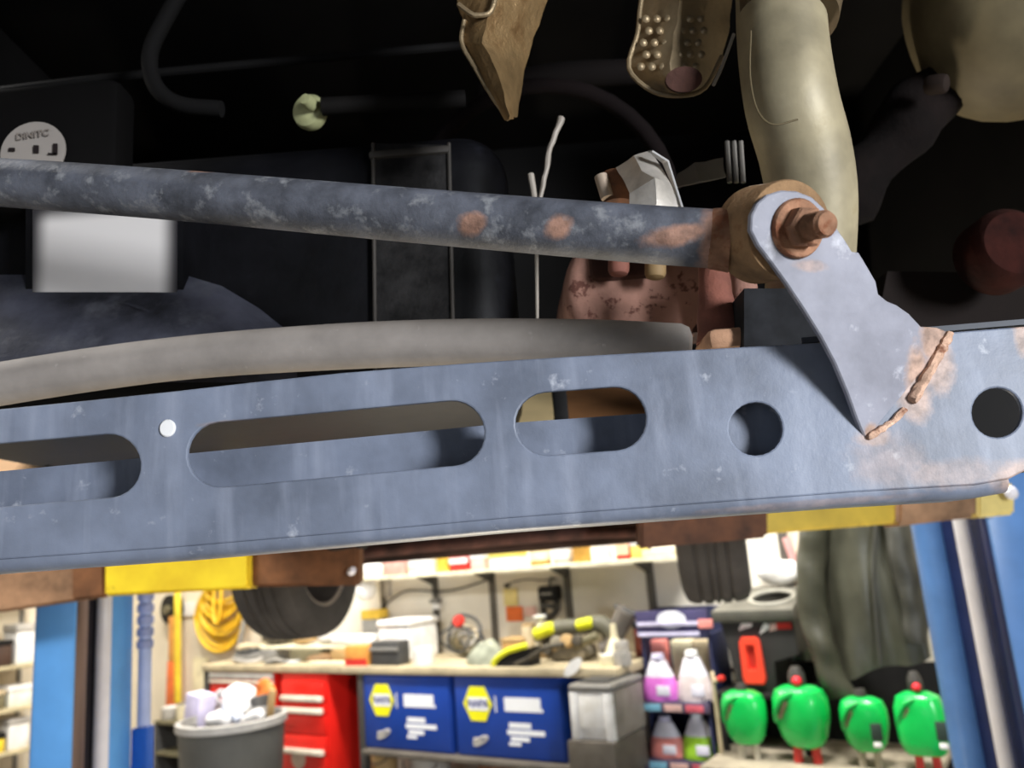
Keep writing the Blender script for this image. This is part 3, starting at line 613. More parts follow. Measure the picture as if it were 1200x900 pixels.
# rounded rear lip
tube(b, [(rx+.05, Yfor(1114, 760, rx+.05), .012), (rx+.05, Yfor(1114, 760, rx+.05), PT)], .055, 32)
rcol = lpart(rp, 'column', b, blue2)
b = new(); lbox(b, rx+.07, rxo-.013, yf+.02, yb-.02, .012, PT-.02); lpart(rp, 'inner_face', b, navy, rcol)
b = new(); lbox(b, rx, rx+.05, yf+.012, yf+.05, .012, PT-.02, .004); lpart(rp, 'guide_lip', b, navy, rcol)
r2 = rx+.03; ry2 = Yfor(1154, 760, r2); b = new(); tube(b, [(r2, ry2, .02), (r2, ry2, PT-.05)], .024, 20); lpart(rp, 'hydraulic_ram', b, M('ram_white', (240, 238, 242), .3, 0, var=.03))
b = new(); lbox(b, rx-.14, rxo+.12, yf-.12, yb+.12, 0, .014, .003); lpart(rp, 'base_plate', b, blue2)
arm_r = lpart(rp, 'lift_arm', armbox(new(), 893, 1056, 560, 556, 626, 613, 2.30, 2.38, .10), M('lift_yellow_worn', (206, 176, 62), .5, 0, var=.12, scale=7, c2=(110, 84, 48), s2=8, t2=(.60, .70)), None, 'worn yellow lift arm')
b = new(); armbox(b, 750, 900, 592, 580, 643, 630, 2.24, 2.28, .08); lpart(rp, 'arm_extension', b, M('greasy_brown2', (98, 60, 36), .7, 0, var=.3, scale=9), arm_r)
b = new(); armbox(b, 1052, 1146, 565, 560, 617, 606, 2.36, 2.38, .13, .012); lpart(rp, 'arm_collar', b, armtan, arm_r)
b = new(); armbox(b, 1146, 1190, 570, 566, 607, 603, 2.385, 2.40, .1); lpart(rp, 'carriage', b, M('cream_yellow', (226, 206, 130), .5, var=.1))
b = new(); lathe(b, [(0, 0), (.018, 0), (.02, .006), (.012, .016), (0, .017)], axis(at(1184, 578, 2.37), (0, -1, .2)), 16); lpart(rp, 'carriage_bolt', b, chrome)
b = new(); lbox(b, at(770, 600, 2.28).x-.05, at(770, 600, 2.28).x+.05, 2.26, 2.36, 1.70, 1.808, .01); lpart(rp, 'lift_pad', b, blackr_m, arm_r)
#BG
# ================================================================== THE BENCH WALL
def cm(n, c, rough=.55, **k): return M('paint_'+n, c, rough, **k)
RZ = -WA
def fr(px0, py0, px1, py1, off, z=None):
    """thing standing with its front face at distance off from the wall: base point, width, height (real metres)"""
    xm, ym = (px0+px1)/2, (py0+py1)/2
    a, c = Wl(px0, ym, off), Wl(px1, ym, off)
    t = Wl(xm, py0, off); bt = Wl(xm, py1, off)
    z0 = bt.z if z is None else z
    return wloc((a.x+c.x)/2, WD-off, z0), c.x-a.x, t.z-z0
ZB = W(575, 782, .62).z                      # bench top
ZS = W(640, 662, .28).z                      # upper shelf top
ZL = W(545, 886, .60).z                      # lower shelf top
bench_m = M('bench_wood', (186, 172, 142), .7, var=.12, scale=5, c2=(140, 126, 98), s2=6)
steel_dk = cm('dark_steel', (62, 60, 58), .5)
# --- workbench
bx0, bx1 = Wl(236, 790, .62).x, Wl(722, 780, .62).x
bench = thing('workbench', 'long wooden workbench along the pale wall, heaped with parts and tools', 'workbench', wloc((bx0+bx1)/2, WD-.31, 0), RZ)
hw = (bx1-bx0)/2
b = new(); lbox(b, -hw, hw, -.31, .30, ZB-.05, ZB, .008); part(bench, 'bench_top', b, bench_m)
xn = Wl(428, 840, .6).x-(bx0+bx1)/2
b = new(); lbox(b, xn, hw+.02, -.34, .29, ZL-.03, ZL, .006); part(bench, 'lower_shelf', b, cm('shelf_grey', (96, 90, 82)))
b = new(); ZX = W(695, 868, .80).z; xq = Wl(668, 868, .80).x-(bx0+bx1)/2; lbox(b, xq, xq+.27, -.52, -.16, ZL+.001, ZX, .006); part(bench, 'shelf_riser', b, cm('shelf_grey', (96, 90, 82)))
for x in (-hw+.03, xn-.03, hw-.03):
    for y in ((-.27, .26) if x < hw-.1 else (.26,)):
        b = new(); lbox(b, x-.025, x+.025, y-.025, y+.025, 0, ZB-.05, .004); part(bench, 'leg', b, steel_dk)
# --- upper shelf
sx0, sx1 = Wl(405, 682, .3).x, Wl(792, 650, .3).x; sh = (sx1-sx0)/2
SC = wloc((sx0+sx1)/2, WD-.15, 0)
shelf = thing('wall_shelf', 'long cream wall shelf above the workbench, lined with cans and packets', 'shelf', SC+Vector((0, 0, ZS)), RZ)
b = new(); lbox(b, -sh, sh, -.15, .118, -.022, 0, .004); part(shelf, 'shelf_board', b, cm('cream_board', (238, 226, 196)))
for x in (jx[1], jx[2], jx[3], jx[4]):
    b = new(); xx = x-(sx0+sx1)/2
    prism(b, [(xx-.012, .117, -.024), (xx-.012, -.06, -.024), (xx-.012, .117, -.09)], (.024, 0, 0)); part(shelf, 'bracket', b, steel_dk)

# --- builders of small things, local: x right along the wall, y into the wall, z up, origin at the base centre of the front face
def b_box(w, d, h, bev=.006, tp=None): return lbox(new(), -w/2, w/2, 0, d, 0, h, bev, 2, tp)
def carton(name, label, cat, R, m, off, z=None, d=None, lid=None, lidm=None, group=None, band=None, rz=0, tp=None):
    p, w_, h = fr(*R, off, z); d = d or w_*.7
    if not (lid or band): return single(name, label, cat, b_box(w_, d, h, .006, tp), m, p, RZ+rz, group)
    t = thing(name, label, cat, p, RZ+rz, group)
    part(t, 'body', b_box(w_, d, h*(1-(lid or 0)), .006, tp), m)
    if lid: part(t, 'lid', lbox(new(), -w_/2-.004, w_/2+.004, -.004, d+.004, h*(1-lid), h, .006), lidm)
    if band:
        z0, z1, bm_ = band; part(t, 'band', lbox(new(), -w_/2+.002, w_/2-.002, -.002, 0, h*z0, h*z1), bm_)
    return t
def can(name, label, R, m, off, z=None, lidm=None, bandm=None, group=None, cat='can', prof=None):
    p, w_, h = fr(*R, off, z); r = w_/2; p = p+EY*r
    t = thing(name, label, cat, p, RZ, group)
    part(t, 'body', lathe(new(), prof(r, h) if prof else [(r*.97, 0), (r, .004), (r, h*.9), (r*.92, h*.93), (r*.92, h*.94)], None, 24), m)
    if lidm: part(t, 'lid', lathe(new(), [(r*.9, h*.941), (r*.94, h*.95), (r*.94, h), (0, h)], None, 24), lidm)
    if bandm: part(t, 'band', lathe(new(), [(r*1.006, h*.25), (r*1.012, h*.26), (r*1.012, h*.7), (r*1.006, h*.71)], None, 24), bandm)
    return t
white = cm('white', (238, 236, 232)); cream = cm('cream', (236, 224, 190)); yellow = cm('yellow', (228, 190, 70)); gold = cm('gold', (184, 140, 62)); red = cm('red', (206, 50, 42)); pink = cm('pink', (214, 160, 150)); grey = cm('grey', (128, 126, 122)); lgrey = cm('lgrey', (176, 172, 166)); dgrey = cm('dgrey', (70, 70, 70)); blk = cm('black', (34, 33, 33)); olive = cm('olive', (112, 106, 82)); beige = cm('beige', (196, 180, 148)); tan = cm('tan', (176, 146, 100)); orange = cm('orange', (226, 112, 52)); lime = cm('lime', (226, 228, 40)); 
S = .27
carton('carton', 'pink carton at the left end of the wall shelf', 'box', (448, 652, 472, 672), pink, S, ZS, .12, .25, cm('pale_pink', (226, 186, 178)))
carton('carton', 'long white carton on the wall shelf, right of the pink carton', 'box', (478, 651, 505, 671), white, S, ZS, .15, band=(.2, .4, cream))
can('spray_can', 'yellow can on the wall shelf, right of the long white carton', (508, 645, 522, 669), yellow, S, ZS, cm('dark_gold', (140, 110, 52)))
carton('packet', 'red and white packet on the wall shelf', 'packet', (526, 650, 548, 667), red, S, ZS, .1, band=(.45, .8, white))
carton('packet', 'pale pink packet between the red packet and the yellow carton', 'packet', (551, 650, 566, 666), cm('pale_pink', (226, 186, 178)), S, ZS, .1, .3, white)
carton('carton', 'white and yellow carton near the middle of the wall shelf', 'box', (573, 643, 606, 664), white, S, ZS, .12, .45, cm('lemon', (236, 214, 110)))
can('paint_can', 'gold can with a pale label, middle of the wall shelf', (616, 640, 637, 663), cm('ochre', (176, 140, 70)), S, ZS, lgrey, cream)
can('paint_can', 'white can with a bright lid, beside the tall gold can', (643, 637, 664, 661), lgrey, S, ZS, cm('bright', (250, 246, 236)), white)
can('paint_can', 'tall plain gold can on the wall shelf', (667, 636, 686, 659), gold, S, ZS, cm('dark_gold', (140, 110, 52)))
can('bottle', 'white bottle with a grey cap on the wall shelf', (697, 638, 712, 659), white, S, ZS, grey, None, None, 'bottle')
carton('carton', 'red and cream carton near the right end of the wall shelf', 'box', (721, 634, 737, 656), red, S, ZS, .1, band=(.25, .85, cm('peach', (246, 206, 170))))
carton('carton', 'small yellow carton beside the red and cream carton', 'box', (739, 636, 751, 655), cm('lemon', (236, 214, 110)), S, ZS, .1, .2, white)
p, w_, h = fr(752, 644, 788, 655, S, ZS); single('folded_cloth', 'cream folded cloth at the right end of the wall shelf', 'cloth', jitter(subdiv(lbox(new(), -w_/2, w_/2, 0, .16, 0.004, max(h, .02), .004), 2), .003, 20), cream, p, RZ)
# --- two-globe lamp left of the shelf
p, w_, h = fr(415, 664, 445, 706, .22)
t = thing('wall_lamp', 'white two-globe lamp on the wall at the left end of the shelf', 'lamp', p, RZ)
gm = M('globe_white', (250, 250, 250), .3, var=.02)
part(t, 'wall_plate', lbox(new(), -.05, .05, .19, .218, .02, .3, .005), lgrey)
part(t, 'lamp_arm', tube(new(), [(0, .2, .2), (0, .05, .16)], .012, 10), grey)
for q, r in (((.03, .04, .22), .075), ((-.03, .02, .09), .08)):
    b = new(); bmesh.ops.create_uvsphere(b, u_segments=20, v_segments=12, radius=r); bmesh.ops.translate(b, vec=q, verts=b.verts); part(t, 'globe', b, gm)
p, w_, h = fr(419, 657, 426, 664, .2); b = new(); tube(b, [(-.03, 0, 0), (0, 0, .02), (.04, 0, .03)], .012, 10, 4, bulge=True); b.transform(Matrix.Translation((0, .0, 0))); part(t, 'arm_tip', b, gm).location = (0.02, .03, .31)

# --- wall cables and hung cards
def wtube(pts, r, off, seg=8, n=5):
    P = [Wl(x, y, off) for x, y in pts]; o = P[0]
    return tube(new(), [(q-o) for q in P], r, seg, n), wloc(o.x, o.y, o.z)
b, p = wtube([(438, 722), (452, 708), (472, 694), (490, 692), (508, 693), (530, 692), (552, 686), (572, 679)], .006, .036); single('wall_cable', 'thin dark cable sagging across the white wall panels', 'cable', b, blk, p, RZ)
b, p = wtube([(600, 682), (618, 679), (636, 680), (652, 678)], .004, .03); single('extension_cable', 'short dark cord over the black headset on the wall', 'cord', b, blk, p, RZ)
def flat(name, label, cat, R, m, off=.02, d=.006, extra=None, rz=0):
    p, w_, h = fr(*R, off); t = single(name, label, cat, lbox(new(), -w_/2, w_/2, 0, d, 0, h, .002, 1), m, p, RZ); t.rotation_euler = (0, rz, RZ) if rz else (0, 0, RZ); return t, w_, h
flat('hang_card', 'orange card hung low on the wall panel', 'card', (593, 711, 612, 728), orange, .03, .012)
flat('hang_card', 'pale yellow card hung on the wall above the orange card', 'card', (590, 690, 606, 710), cm('pale_yellow', (226, 208, 140)), .03, .012)
flat('hang_card', 'small pink card hung beside the orange card', 'card', (614, 711, 628, 722), cm('pale_pink', (226, 186, 178)), .03, .012)
p, w_, h = fr(589, 681, 597, 688, .06); single('wall_hook', 'small dark hook on the wall panel above the pale yellow card', 'hook', tube(new(), [(0, .045, .02), (0, 0, .0), (.0, -.01, .02)], .010, 8, 3, bulge=True), blk, p, RZ)
p, w_, h = fr(505, 703, 513, 707, .08); single('wall_clip', 'grey clip on the first dark joint strip', 'clip', lbox(new(), -.05, .03, 0, .05, 0, .03, .008), grey, p, RZ)
p, w_, h = fr(507, 709, 514, 714, .08); single('wall_tag', 'white tag hanging under the grey clip on the joint strip', 'tag', lbox(new(), -.035, .03, 0, .05, 0, .035, .008), white, p, RZ)
# black pouch hung on the wall with tool below
p, w_, h = fr(629, 687, 651, 728, .12)
t = thing('tool_pouch', 'black hanging pouch with a pale printed line, on the wall over the bench heap', 'pouch', p, RZ)
part(t, 'body', lbox(new(), -w_/2, w_/2, .01, .10, h*.55, h, .02, 3), blk)
part(t, 'printed_line', lbox(new(), -w_*.3, w_*.3, .007, .012, h*.76, h*.80), lgrey)
part(t, 'belt', tube(new(), [(-w_*.4, .05, h*.55), (-w_*.3, .03, h*.25), (0, .02, h*.1), (w_*.35, .03, h*.25), (w_*.4, .05, h*.55)], .022, 10, 5), cm('charcoal', (58, 56, 52)))
part(t, 'buckle', tube(new(), [(-w_*.25, .0, h*.45), (w_*.3, .0, h*.42)], .018, 10, bulge=True), dgrey)
part(t, 'hanger', tube(new(), [(0, .06, h), (0, .08, h+.04), (0, .1, h+.05)], .006, 8, 3), dgrey)

# --- things on the bench, left to right
p, w_, h = fr(443, 727, 480, 776, .40, ZB)
t = thing('plastic_tub', 'large white plastic tub on the bench left of the cable heap', 'tub', p, RZ)
part(t, 'body', lbox(new(), -w_/2, w_/2, 0, .3, 0, h*.82, .02, 3), white); part(t, 'lid', lbox(new(), -w_/2-.01, w_/2+.01, -.01, .31, h*.82, h, .02, 3), white)
p, w_, h = fr(434, 752, 466, 778, .60, ZB)
t = thing('parts_bin', 'small dark grey parts bin in front of the white tub', 'bin', p, RZ)
part(t, 'body', lbox(new(), -w_/2, w_/2, 0, .12, 0, h, .012, 2), dgrey); part(t, 'bin_lip', lbox(new(), -w_/2-.004, w_/2+.004, -.01, .004, h*.6, h*.75, .004), grey)
can('jar', 'small white jar in front of the white tub', (478, 760, 498, 777), white, .58, ZB, cream, None, None, 'jar')
# looped cable heap: a ring of cable plus tangled stuff in front
p, w_, h = fr(506, 722, 562, 778, .34, ZB)
t = thing('cable_reel', 'round heap of looped wire with a red knob, on the bench', 'cable', p, RZ)
r = h*.48; ctr = Vector((0, .1, r+.012))
part(t, 'ring', tube(new(), [ctr+Vector((r*math.cos(a), .02*math.sin(3*a), r*math.sin(a))) for a in [2*math.pi*k/28 for k in range(28)]], .011, 8, closed=True), dgrey)
rng = random.Random(3)
for k in range(9):
    ph = rng.random()*6; rr_ = r*(.45+.5*rng.random()); c = ctr+Vector((rng.uniform(-.05, .05), rng.uniform(-.05, .05), 0)); c.z = max(.02+rr_*.75, c.z-rng.random()*.12)
    part(t, 'wire_loop', tube(new(), [c+Vector((rr_*math.cos(a), .03*math.sin(2*a+ph), rr_*.7*math.sin(a))) for a in [2*math.pi*q/20 for q in range(20)]], .009, 7, closed=True), (olive, lgrey, beige, dgrey)[k % 4])
b = new(); lathe(b, [(0, 0), (.035, 0), (.04, .02), (.03, .04), (0, .042)], axis(ctr+Vector((.02, -.06, .09)), (0, -1, .3)), 16); part(t, 'red_knob', b, red)
p, w_, h = fr(536, 752, 580, 780, .58, ZB)
b = new(); bmesh.ops.create_icosphere(b, subdivisions=4, radius=1); 
for v in b.verts: v.co = Vector((v.co.x*w_/2, .12+v.co.y*.12, max(0, v.co.z)*h*(.75+.25*math.cos(v.co.x*3))))
jitter(b, .018, 14); [setattr(v.co, 'z', max(0, v.co.z)) for v in b.verts]
t = single('sack', 'crumpled grey green sack slumped in front of the wire heap', 'sack', b, cm('sage', (150, 154, 138), .8, var=.2, scale=12), p, RZ)
p, w_, h = fr(577, 744, 612, 756, .40, ZB); carton('carton', 'brown cardboard box behind the yellow striped case', 'box', (588, 748, 612, 770), cm('kraft', (178, 138, 84)), .30, ZB, .14, .2, tan)
# black case with a bright yellow edge, leaning
p, w_, h = fr(577, 757, 618, 780, .60, ZB)
t = thing('tool_case', 'black tool case with a bright yellow edge at the front of the bench', 'case', p, RZ)
part(t, 'body', prism(new(), [(-w_/2, .01, 0), (w_/2, .01, 0), (w_*.55, .01, h*.9), (-w_*.1, .01, h*.6), (-w_*.42, .01, h*.2)], (0, .12, 0)), blk)
part(t, 'yellow_edge', tube(new(), [(-w_*.52, .012, .012), (-w_*.42, .01, h*.35), (-w_*.1, .01, h*.72), (w_*.45, .01, h)], .017, 10, 4, bulge=True), lime)
# heap of greasy parts
def bar(name, label, cat, pts, r, m, off, extra=(), flatk=1.0):
    P = [Wl(x, y, off) for x, y in pts]; zl_ = min(q.z for q in P); P = [q+Vector((0, 0, ZB+r-zl_)) for q in P]; z0 = ZB; o = Vector((P[0].x, P[0].y, z0))
    t = thing(name, label, cat, wloc(o.x, o.y, o.z), RZ)
    part(t, 'shaft', tube(new(), [q-o for q in P], r, 12, 4, bulge=True), m)
    for nm, i, rad, m2 in extra:
        b = new(); bmesh.ops.create_icosphere(b, subdivisions=2, radius=rad); bmesh.ops.translate(b, vec=P[i]-o, verts=b.verts); part(t, nm, b, m2)
    return t
p, w_, h = fr(618, 745, 698, 780, .42, ZB)
t = thing('gearbox_casting', 'greasy grey metal casting with stub shafts in the middle of the bench heap', 'machine part', p, RZ)
g1 = cm('greasy_grey', (128, 120, 104), .5, var=.25, scale=14, bump=.4); g2 = cm('greasy_dark', (74, 68, 58), .5, var=.3, scale=14)
part(t, 'casting', jitter(subdiv(lbox(new(), -w_*.22, w_*.3, .02, .2, 0, h*.6, .03, 2), 1), .012, 16), g1)
for k, (x, z, r) in enumerate(((-.2, .28, .03), (-.05, .55, .035), (.1, .62, .035), (.25, .6, .03))):
    part(t, 'boss', lathe(new(), [(r, 0), (r*1.1, .01), (r, .05), (r*.5, .055), (0, .05)], axis((w_*x, .03, h*z+.02), (.1, -1, .3)), 14), (g2, g1, tan, g2)[k])
part(t, 'stub_shaft', tube(new(), [(-w_*.5, .0, .025), (-w_*.3, .02, h*.3), (-w_*.1, .04, h*.5)], .024, 12, bulge=True), tan)
part(t, 'output_shaft', tube(new(), [(w_*.2, .03, h*.6), (w_*.5, .02, h*.95)], .026, 12, bulge=True), olive)
p, w_, h = fr(620, 729, 716, 748, .34, ZB)
t = thing('power_tool', 'long dark power tool with two bright yellow green patches across the back of the heap', 'power tool', p, RZ)
part(t, 'housing', tube(new(), [(-w_*.45, .05, h*.62), (-w_*.2, .05, h*.82), (w_*.1, .05, h*.86), (w_*.35, .05, h*.9), (w_*.5, .05, h*.55)], [.04, .05, .045, .055, .04], 14, 4, bulge=True), cm('mid_olive', (100, 98, 84)))
part(t, 'grip', tube(new(), [(-w_*.35, .05, h*.7), (-w_*.32, .05, .03)], .034, 12, bulge=True), g2)
part(t, 'stand_leg', tube(new(), [(w_*.4, .05, h*.7), (w_*.42, .05, .03)], .03, 12, bulge=True), g2)
part(t, 'yellow_patch', tube(new(), [(-w_*.42, .015, h*.70), (-w_*.22, .012, h*.86)], .036, 12, bulge=True), lime)
part(t, 'yellow_patch', tube(new(), [(w_*.12, .015, h*.9), (w_*.26, .015, h*.96)], .034, 12, bulge=True), lime)
bar('pry_bar', 'thin dark pry bar across the front of the casting', 'tool', [(604, 776), (622, 768), (640, 757), (660, 753)], .014, g2, .58)
can('oil_can', 'small pale ball-topped oil can behind the power tool', (622, 722, 636, 742), cm('bone', (226, 218, 196)), .3, ZB, white, None, None, 'can', lambda r, h: [(r, 0), (r, h*.5), (r*.6, h*.75), (r*.3, h*.94)])
can('paint_tin', 'dull tan tin at the back of the bench, left of the oil can', (608, 732, 622, 752), beige, .26, ZB, tan)
can('parts_cup', 'cream cup lying near the bench front right of the casting', (699, 768, 716, 780), cream, .58, ZB, white, None, None, 'cup')
p, w_, h = fr(660, 768, 679, 788, .64, ZB-.07); single('paper_label', 'white leaf-shaped label hanging off the front edge of the bench', 'label', lathe(new(), [(0, 0), (1, 0), (1, .1), (0, .1)], Matrix.Translation((0, .015, .075)) @ Matrix.Rotation(R_(-38), 4, 'Y') @ Matrix.Diagonal((.072, .03, .03, 1)) @ Matrix.Rotation(R_(90), 4, 'X'), 20), white, p, RZ)
p, w_, h = fr(701, 733, 724, 770, .42, ZB)
t = thing('funnel', 'cream plastic funnel standing on the bench beside the leaning rubber tube', 'funnel', p, RZ)
part(t, 'cone', lathe(new(), [(.075, 0), (.08, .01), (.03, h*.55), (.022, h*.6)], Matrix.Translation((0, .08, 0)), 20), cream); part(t, 'spout', lathe(new(), [(.022, h*.6), (.016, h), (.0, h)], Matrix.Translation((0, .08, 0)) , 14), cream)
b = new(); P = [Wl(x, y, .28) for x, y in ((709, 776), (716, 756), (725, 735), (735, 716))]; o = Vector((P[0].x, P[0].y, ZB)); P = [q-o for q in P]; P[0].z = .05
t = thing('rubber_tube', 'thick grey rubber tube leaning up against the wall at the bench end', 'tube', wloc(*o), RZ)
part(t, 'tube_wall', tube(b, P, [.05, .05, .055, .06], 16, 4), cm('warm_grey', (106, 100, 94), .6)); part(t, 'mouth_ring', tube(new(), [P[-1]+Vector((.07*math.cos(a), .02*math.sin(a), .03*math.cos(a)*-1+.06*math.sin(a)*0)) for a in [2*math.pi*k/14 for k in range(14)]], .012, 8, closed=True), dgrey)
can('grey_jar', 'pale grey jar near the right end of the bench, lower front', (714, 765, 734, 781), lgrey, .56, ZB, grey, None, None, 'jar')
can('grey_jar', 'pale grey jar behind the front jar at the right bench end', (716, 752, 732, 768), lgrey, .40, ZB, lgrey, None, None, 'jar')
carton('carton', 'dull red box at the right end of the bench against the wall', 'box', (742, 728, 760, 756), cm('dull_red', (160, 84, 70)), .2, ZB, .1, .2, dgrey)
# --- left part of the bench: long boards and scrap
def plank(label, R, m, off, z, d=.1, rz=0.0):
    p, w_, h = fr(*R, off, z); o = single('plank', label, 'plank', lbox(new(), -w_/2, w_/2, 0, d, 0, abs(h) if abs(h) > .02 else .02, .004), m, p, RZ+rz); return w_, h
plank('long cream plank lying along the left part of the bench', (292, 757, 425, 768), cm('cream_board', (238, 226, 196)), .42, ZB+.082, .14)
for k, (x0, x1, lab, mm) in enumerate(((276, 318, 'grey metal box under the left end of the cream plank', grey), (340, 372, 'olive metal box under the middle of the cream plank', olive), (388, 424, 'tan box under the right end of the cream plank', tan))):
    p, w_, h = fr(x0, 770, x1, 790, .46, ZB); single('parts_box', lab, 'box', lbox(new(), -w_/2, w_/2, 0, .2, 0, .082, .006), mm, p, RZ)
b = new(); p, w_, h = fr(258, 768, 300, 789, .58, ZB); t = thing('hose_heap', 'small heap of grey hose at the left end of the bench', 'hose', p, RZ)
for k in range(4):
    c = Vector((0, .09, .02+.03*k)); r = .11-.012*k
    part(t, 'hose_loop', tube(new(), [c+Vector((r*1.2*math.cos(a), r*.6*math.sin(a), .008*math.sin(2*a+k))) for a in [2*math.pi*q/20 for q in range(20)]], .017, 8, closed=True), (lgrey, grey, dgrey, beige)[k])
plank('thin pale board slanting near the bench front, left of the white tub', (360, 777, 420, 783), cream, .60, ZB, .07)
p, w_, h = fr(337, 772, 352, 783, .58, ZB); carton('carton', 'tiny bright blue carton on the left part of the bench', 'box', (330, 775, 344, 785), cm('sky', (70, 150, 210)), .52, ZB, .06, .3, white)
p, w_, h = fr(388, 744, 432, 757, .42, ZB+.082+.04)
b = jitter(subdiv(lbox(new(), -w_/2, w_/2, 0, .12, 0, .06, .01), 2), .012, 14); zmin = min(v.co.z for v in b.verts); [setattr(v.co, 'z', v.co.z-zmin) for v in b.verts]
pz = p.copy(); pz.z = ZB+.082+abs(fr(292, 757, 425, 768, .42, ZB+.082)[2]); single('paper_stack', 'crumpled white paper stack on the cream plank under the front tyre', 'paper', b, white, pz, RZ)
carton('carton', 'orange box with a red base beside the parts bin', 'box', (404, 757, 430, 783), cm('amber', (214, 148, 70)), .61, ZB, .1, band=(.0, .35, red))
can('paint_tin', 'cream tin behind the plank near the hose coil', (300, 738, 318, 760), cream, .2, ZB, lgrey)
can('paint_tin', 'olive tin behind the plank near the front tyre', (322, 742, 338, 764), olive, .2, ZB, dgrey)
carton('carton', 'grey carton at the back of the bench beneath the lamp', 'box', (424, 715, 444, 750), grey, .16, ZB, .1, .2, yellow)

def lump(name, label, cat, R, off, m, seed, z=None):
    p, w_, h = fr(*R, off, ZB if z is None else z); b = new(); bmesh.ops.create_icosphere(b, subdivisions=3, radius=1)
    for v in b.verts: v.co = Vector((v.co.x*w_/2, .08+v.co.y*.08, v.co.z*h/2))
    jitter(b, .018, 12, seed); z0 = min(v.co.z for v in b.verts)
    for v in b.verts: v.co.z -= z0
    return single(name, label, cat, b, m, p, RZ)
PZ = ZB+.082+abs(fr(292, 757, 425, 768, .42, ZB+.082)[2])
lump('rag', 'dark crumpled rag on the left half of the cream plank', 'rag', (300, 742, 328, 757), .40, g2, 3, PZ)
lump('rag', 'tan rag on the cream plank, under the front tyre', 'rag', (336, 744, 362, 757), .40, tan, 7, PZ)
lump('work_glove', 'pale work glove at the middle of the cream plank', 'glove', (366, 746, 386, 757), .40, lgrey, 11, PZ)
lump('rag', 'grey rag on the bench front beside the blue carton', 'rag', (300, 776, 326, 788), .60, grey, 15)
lump('rag', 'brown rag on the bench front under the right end of the plank', 'rag', (352, 770, 380, 785), .54, cm('brown_rag', (120, 92, 62)), 19)
# --- tool cabinet, red, with drawers
p, w_, h = fr(331, 792, 386, 925, .60, 0)
p.z = 0; h = ZB-.055; redm = M('cabinet_red', (222, 34, 26), .35, var=.05, scale=4)
t = thing('tool_cabinet', 'red steel tool cabinet with pale drawer pulls under the bench, right of the grey barrel', 'cabinet', p, RZ)
dsz = .50
part(t, 'body', lbox(new(), -w_/2, w_/2, 0, dsz, .06, h, .01), redm)
zs = [Wl(358, y, .6).z for y in (797, 822, 836, 860, 884, 925)]
for k in range(len(zs)-1):
    z1, z0 = zs[k]-.006, max(zs[k+1]+.006, .09)
    dr = part(t, 'drawer', lbox(new(), -w_/2+.015, w_/2-.015, -.018, .0, z0, min(z1, h-.01), .004), redm)
    if k in (0, 1, 3): part(dr, 'drawer_pull', lbox(new(), -w_/2+.03, w_/2-.03, -.05, -.016, z0+.0, z0+.035, .008), cm('pull_silver', (236, 226, 208), .35))
q = Wl(350, 889, .62); b = new(); lathe(b, [(0, 0), (.066, 0), (.068, .004), (0, .008)], axis((Wl(350, 889, .62).x-(Wl(331, 858, .6).x+Wl(386, 858, .6).x)/2, -.019, Wl(350, 889, .62).z), (0, -1, 0)), 28); part(t, 'round_badge', b, cm('badge_grey', (190, 170, 156), .4))
for x in (-1, 1):
    for y in (.06, dsz-.06):
        b = new(); tube(b, [(x*(w_/2-.06)-.012, y, .03), (x*(w_/2-.06)+.012, y, .03)], .03, 14); part(t, 'caster', b, blk)
p, w_, h = fr(246, 790, 322, 925, .60, 0); h = ZB-.055
t = thing('tool_chest', 'red tool chest mostly hidden behind the grey barrel', 'cabinet', p, RZ)
part(t, 'body', lbox(new(), -w_/2, w_/2, 0, .5, 0, h, .01), redm); part(t, 'trim_strip', lbox(new(), -w_/2, w_/2, -.012, 0, h-.075, h-.055, .004), cm('pull_silver', (236, 226, 208), .35)); part(t, 'grey_top', lbox(new(), -w_/2, w_/2, -.014, 0, h-.045, h-.002, .004), lgrey)
